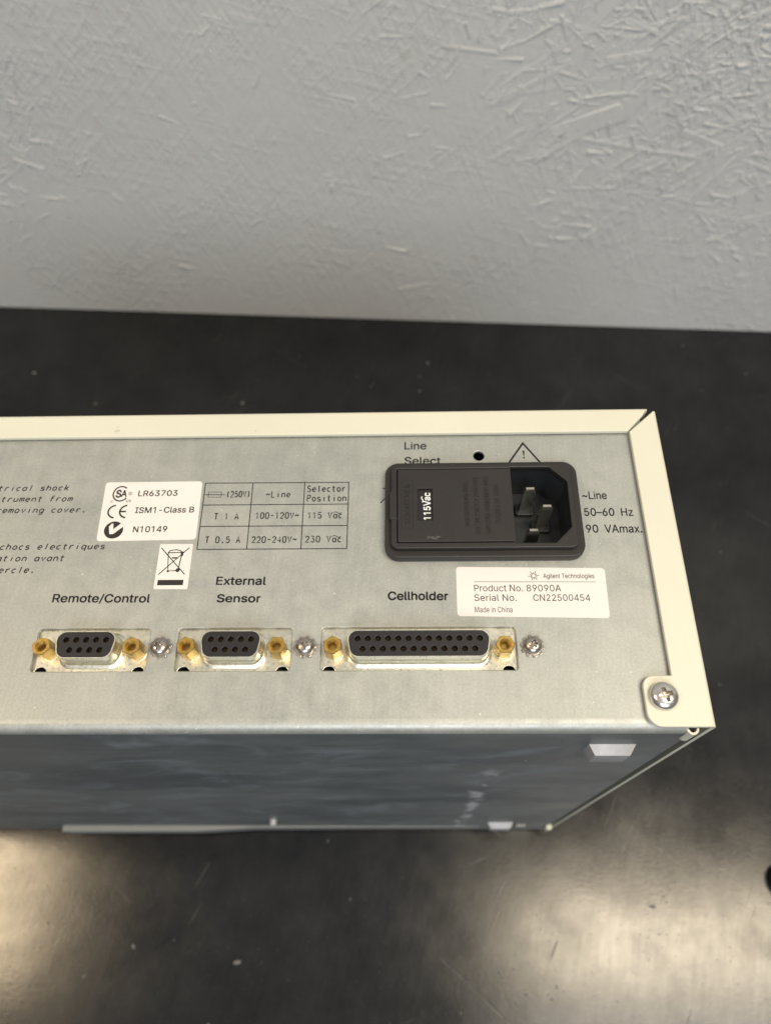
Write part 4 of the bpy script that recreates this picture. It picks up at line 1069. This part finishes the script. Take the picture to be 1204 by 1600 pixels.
# pale scuff rubbed into the drawer face
sc = []
rs = random.Random(4)
for k in range(16):
    x = rs.uniform(2.6, 6.6)
    y = 28.1 + rs.gauss(0, 0.28)
    sc.append([(x, y), (x + rs.uniform(0.3, 1.0), y + rs.uniform(-0.2, 0.12))])
printed(strokes_mesh(sc, 0.14, 5.0, 0.1), 'dust', inlet, 'scuff')

# ---------------------------------------------------------------- D-shaped connectors
def dshape(w, h, r):
    s = h * math.tan(math.radians(10)) / 2
    return rpoly([(-w / 2 + s, -h / 2), (w / 2 - s, -h / 2), (w / 2 + s, h / 2), (-w / 2 - s, h / 2)], r, 7)


def hex_nut(rot, rnd_in):
    """brass jackscrew: hexagon with chamfered top and a threaded hole"""
    n = 36
    rings = []

    def hexr(a, k):
        a = (a + rot) % (PI / 3) - PI / 6
        return k * 2.38 / math.cos(a)  # a is measured from the middle of a flat

    def ring(f, z):
        return [(f(q) * math.cos(q), f(q) * math.sin(q), z) for q in [2 * PI * i / n - rot for i in range(n)]]
    rings.append(ring(lambda a: 1.2, -1.1))
    rings.append(ring(lambda a: hexr(a, 1), -1.1))
    rings.append(ring(lambda a: hexr(a, 1), 3.75))
    rings.append(ring(lambda a: min(hexr(a, 1) - 0.12, 2.48), 4.0))
    rings.append(ring(lambda a: 1.62, 4.0))
    z = 3.72
    rings.append(ring(lambda a: 1.38, z))
    for k in range(9):
        z -= 0.28
        rings.append(ring(lambda a, q=(1.18 if k % 2 == 0 else 1.40): q, z))
    return loft(rings, cap0=False, cap1=True)


def d_connector(xc, win, w, h, rows, js, label, rots):
    fl = plate(rect(-win / 2 - 1.5, win / 2 + 1.5, -7.6, 7.6, 0.5), [circle(-win / 2 + 2.35, -6.35, 1.75, 22), circle(win / 2 - 2.35, -6.35, 1.75, 22)], -2.0, -1.25, 0.12)
    c = link('socket_connector', fl, 'plated', unit, (xc, YC, 0), smooth=45)
    c['label'] = label
    at = (xc, YC, 0)
    lp = dshape(w, h, 2.3)
    # pressed shell with its flared foot and rolled lip
    link('shell', loft2(lp, [(1.75, -1.24), (1.35, -1.0), (0.75, -0.75), (0.6, -0.3), (0.55, 0.8), (0.55, 4.5), (0.42, 4.72), (0.12, 4.72), (0.06, 4.4), (0.06, 0.5)], cap0=False, cap1=False), 'plated', c, at, smooth=40)
    holes = []
    for n, y in rows:
        for i in range(n):
            holes.append((2.77 * (i - (n - 1) / 2), y))
    link('insert', plate(lp, [circle(x, y, 0.80, 16) for x, y in holes], 2.4, 4.55, 0.14, 1), 'insert', c, at, smooth=40)
    link('insert_base', plate(offset(lp, -0.1), (), 1.6, 2.45), 'dark', c, at, smooth=0)
    for x, y in holes:
        link('contact', lathe([(0.62, 2.5), (0.62, 3.2), (0.36, 3.4), (0.32, 2.6)], 12, False, False), 'contact', c, (xc + x, YC + y, 0), smooth=40)
    for s, rt in zip((-1, 1), rots):
        j = link('jackscrew', hex_nut(rt, 1.3), 'brass', c, (xc + s * js / 2, YC - 0.15, 0), smooth=22)
        link('washer', lathe([(2.3, -1.24), (3.05, -1.24), (3.05, -0.85), (2.3, -0.85)], 30, False, False), 'plated', c, (xc + s * js / 2, YC - 0.15, 0), smooth=30)
    link('hole_shade_backing', box_mesh(-win / 2 - 1, win / 2 + 1, -7.5, 7.5, -7, -5), 'dark', c, at, smooth=0)  # dark block added to stand for the shade behind the flange holes
    return c


d_connector(XC9A, WIN9, 15.35, 6.95, ((5, 1.45), (4, -1.45)), 24.99, 'nine-hole socket under the Remote/Control lettering', (0.20, 0.35))
d_connector(XC9B, WIN9, 15.35, 6.95, ((5, 1.45), (4, -1.45)), 24.99, 'nine-hole socket under the External Sensor lettering', (0.28, 0.05))
d_connector(XC25, WIN25, 37.6, 6.95, ((13, 1.45), (12, -1.45)), 47.04, 'wide twenty-five-hole socket under the Cellholder lettering', (0.45, 0.0))


# ---------------------------------------------------------------- screws
def dome(r, h, base=0.0, n=40):
    pr = [(r * 0.86, base), (r, base + 0.15), (r, base + h * 0.35)]
    for i in range(1, 8):
        a = PI / 2 * i / 8
        pr.append((r * (0.18 + 0.82 * math.cos(a)), base + h * (0.35 + 0.65 * math.sin(a))))
    pr.append((0.05, base + h))
    return lathe(pr, n)


def star_cutter(r0, r1, lobes, z0, z1, n=48):
    ring = [((r0 + (r1 - r0) * (0.5 + 0.5 * math.cos(lobes * 2 * PI * i / n))) * math.cos(2 * PI * i / n), (r0 + (r1 - r0) * (0.5 + 0.5 * math.cos(lobes * 2 * PI * i / n))) * math.sin(2 * PI * i / n)) for i in range(n)]
    return loft([[(x * 0.75, y * 0.75, z0) for x, y in ring], [(x, y, z1) for x, y in ring]])


for xs, ph in ((-71.9, 0.2), (-31.4, 0.75), (31.4, 1.1)):
    hd = boolean(dome(2.5, 2.1, 0.55), star_cutter(0.85, 1.5, 6, 1.35, 3.2))
    s_ = link('panel_screw', hd, 'steel', unit, (xs, -3.15, 0), smooth=35)
    s_.rotation_euler = (0, 0, ph)
    teeth = []
    nt = 10
    for k in range(nt):
        a = 2 * PI * k / nt
        teeth += [(2.7 * math.cos(a - 0.22), 2.7 * math.sin(a - 0.22)), (3.25 * math.cos(a - 0.12), 3.25 * math.sin(a - 0.12)), (3.3 * math.cos(a + 0.12), 3.3 * math.sin(a + 0.12)), (2.7 * math.cos(a + 0.22), 2.7 * math.sin(a + 0.22))]
    link('star_washer', plate(teeth, [circle(0, 0, 1.8, 20)], 0.02, 0.62, 0.08, 1), 'steel', s_, (xs, -3.15, 0), smooth=35)


def cross_cutter(r, w, z0, z1):
    pts = [(w, w), (w, r), (-w, r), (-w, w), (-r, w), (-r, -w), (-w, -w), (-w, -r), (w, -r), (w, -w), (r, -w), (r, w)]
    pts = rpoly(pts, [0.25 if i % 3 == 0 else 0.15 for i in range(12)][::-1], 3)
    return loft([[(x * 0.45, y * 0.45, z0) for x, y in pts], [(x * 1.02, y * 1.02, z1) for x, y in pts]])


cs_ = link('cover_screw', boolean(dome(3.75, 2.7, ZR + 0.1, 56), cross_cutter(2.25, 0.66, ZR + 0.5, ZR + 3.4)), 'chrome', unit, (64.2, -17.7, 0), smooth=35)
cs_.rotation_euler = (0, 0, 0.28)

# ---------------------------------------------------------------- loose things on the bench
stub = lathe([(0.2, 0), (8.5, 0), (9.2, 0.8), (9.2, 7), (8.2, 8.6), (0.2, 9.0)], 40)
o = link('rubber_stopper', stub, 'rubber', None, (201.5, -52.0, -H), smooth=40)
tag(o, 'small round black object lying on the bench near the right edge', 'rubber stopper')

# crumbs and dust flecks scattered on the bench
rnd = random.Random(23)
bm = bmesh.new()
for _ in range(190):
    x, y = rnd.uniform(-330, 330), rnd.uniform(-200, 330)
    if XL - 3 < x < XR + 3 and YF - 3 < y < YB + 3:
        continue
    r = abs(rnd.gauss(0, 0.38)) + 0.12
    el_, an = rnd.uniform(1, 2.4), rnd.uniform(0, PI)
    vs2 = []
    for i in range(6):
        a = 2 * PI * i / 6
        p = Vector((r * el_ * math.cos(a), r * math.sin(a), 0)) * rnd.uniform(0.7, 1.2)
        p.rotate(Matrix.Rotation(an, 3, 'Z'))
        vs2.append((x + p.x, y + p.y))
    lo = [bm.verts.new((px, py, 0.01)) for px, py in vs2]
    hi = [bm.verts.new((x + (px - x) * 0.6, y + (py - y) * 0.6, 0.25 * r + 0.05)) for px, py in vs2]
    for i in range(6):
        j = (i + 1) % 6
        bm.faces.new((lo[i], lo[j], hi[j], hi[i]))
    bm.faces.new(hi)
tag(link('dust_specks', bm_mesh(bm), 'dust', None, (0, 0, -H), smooth=0), kind='stuff')
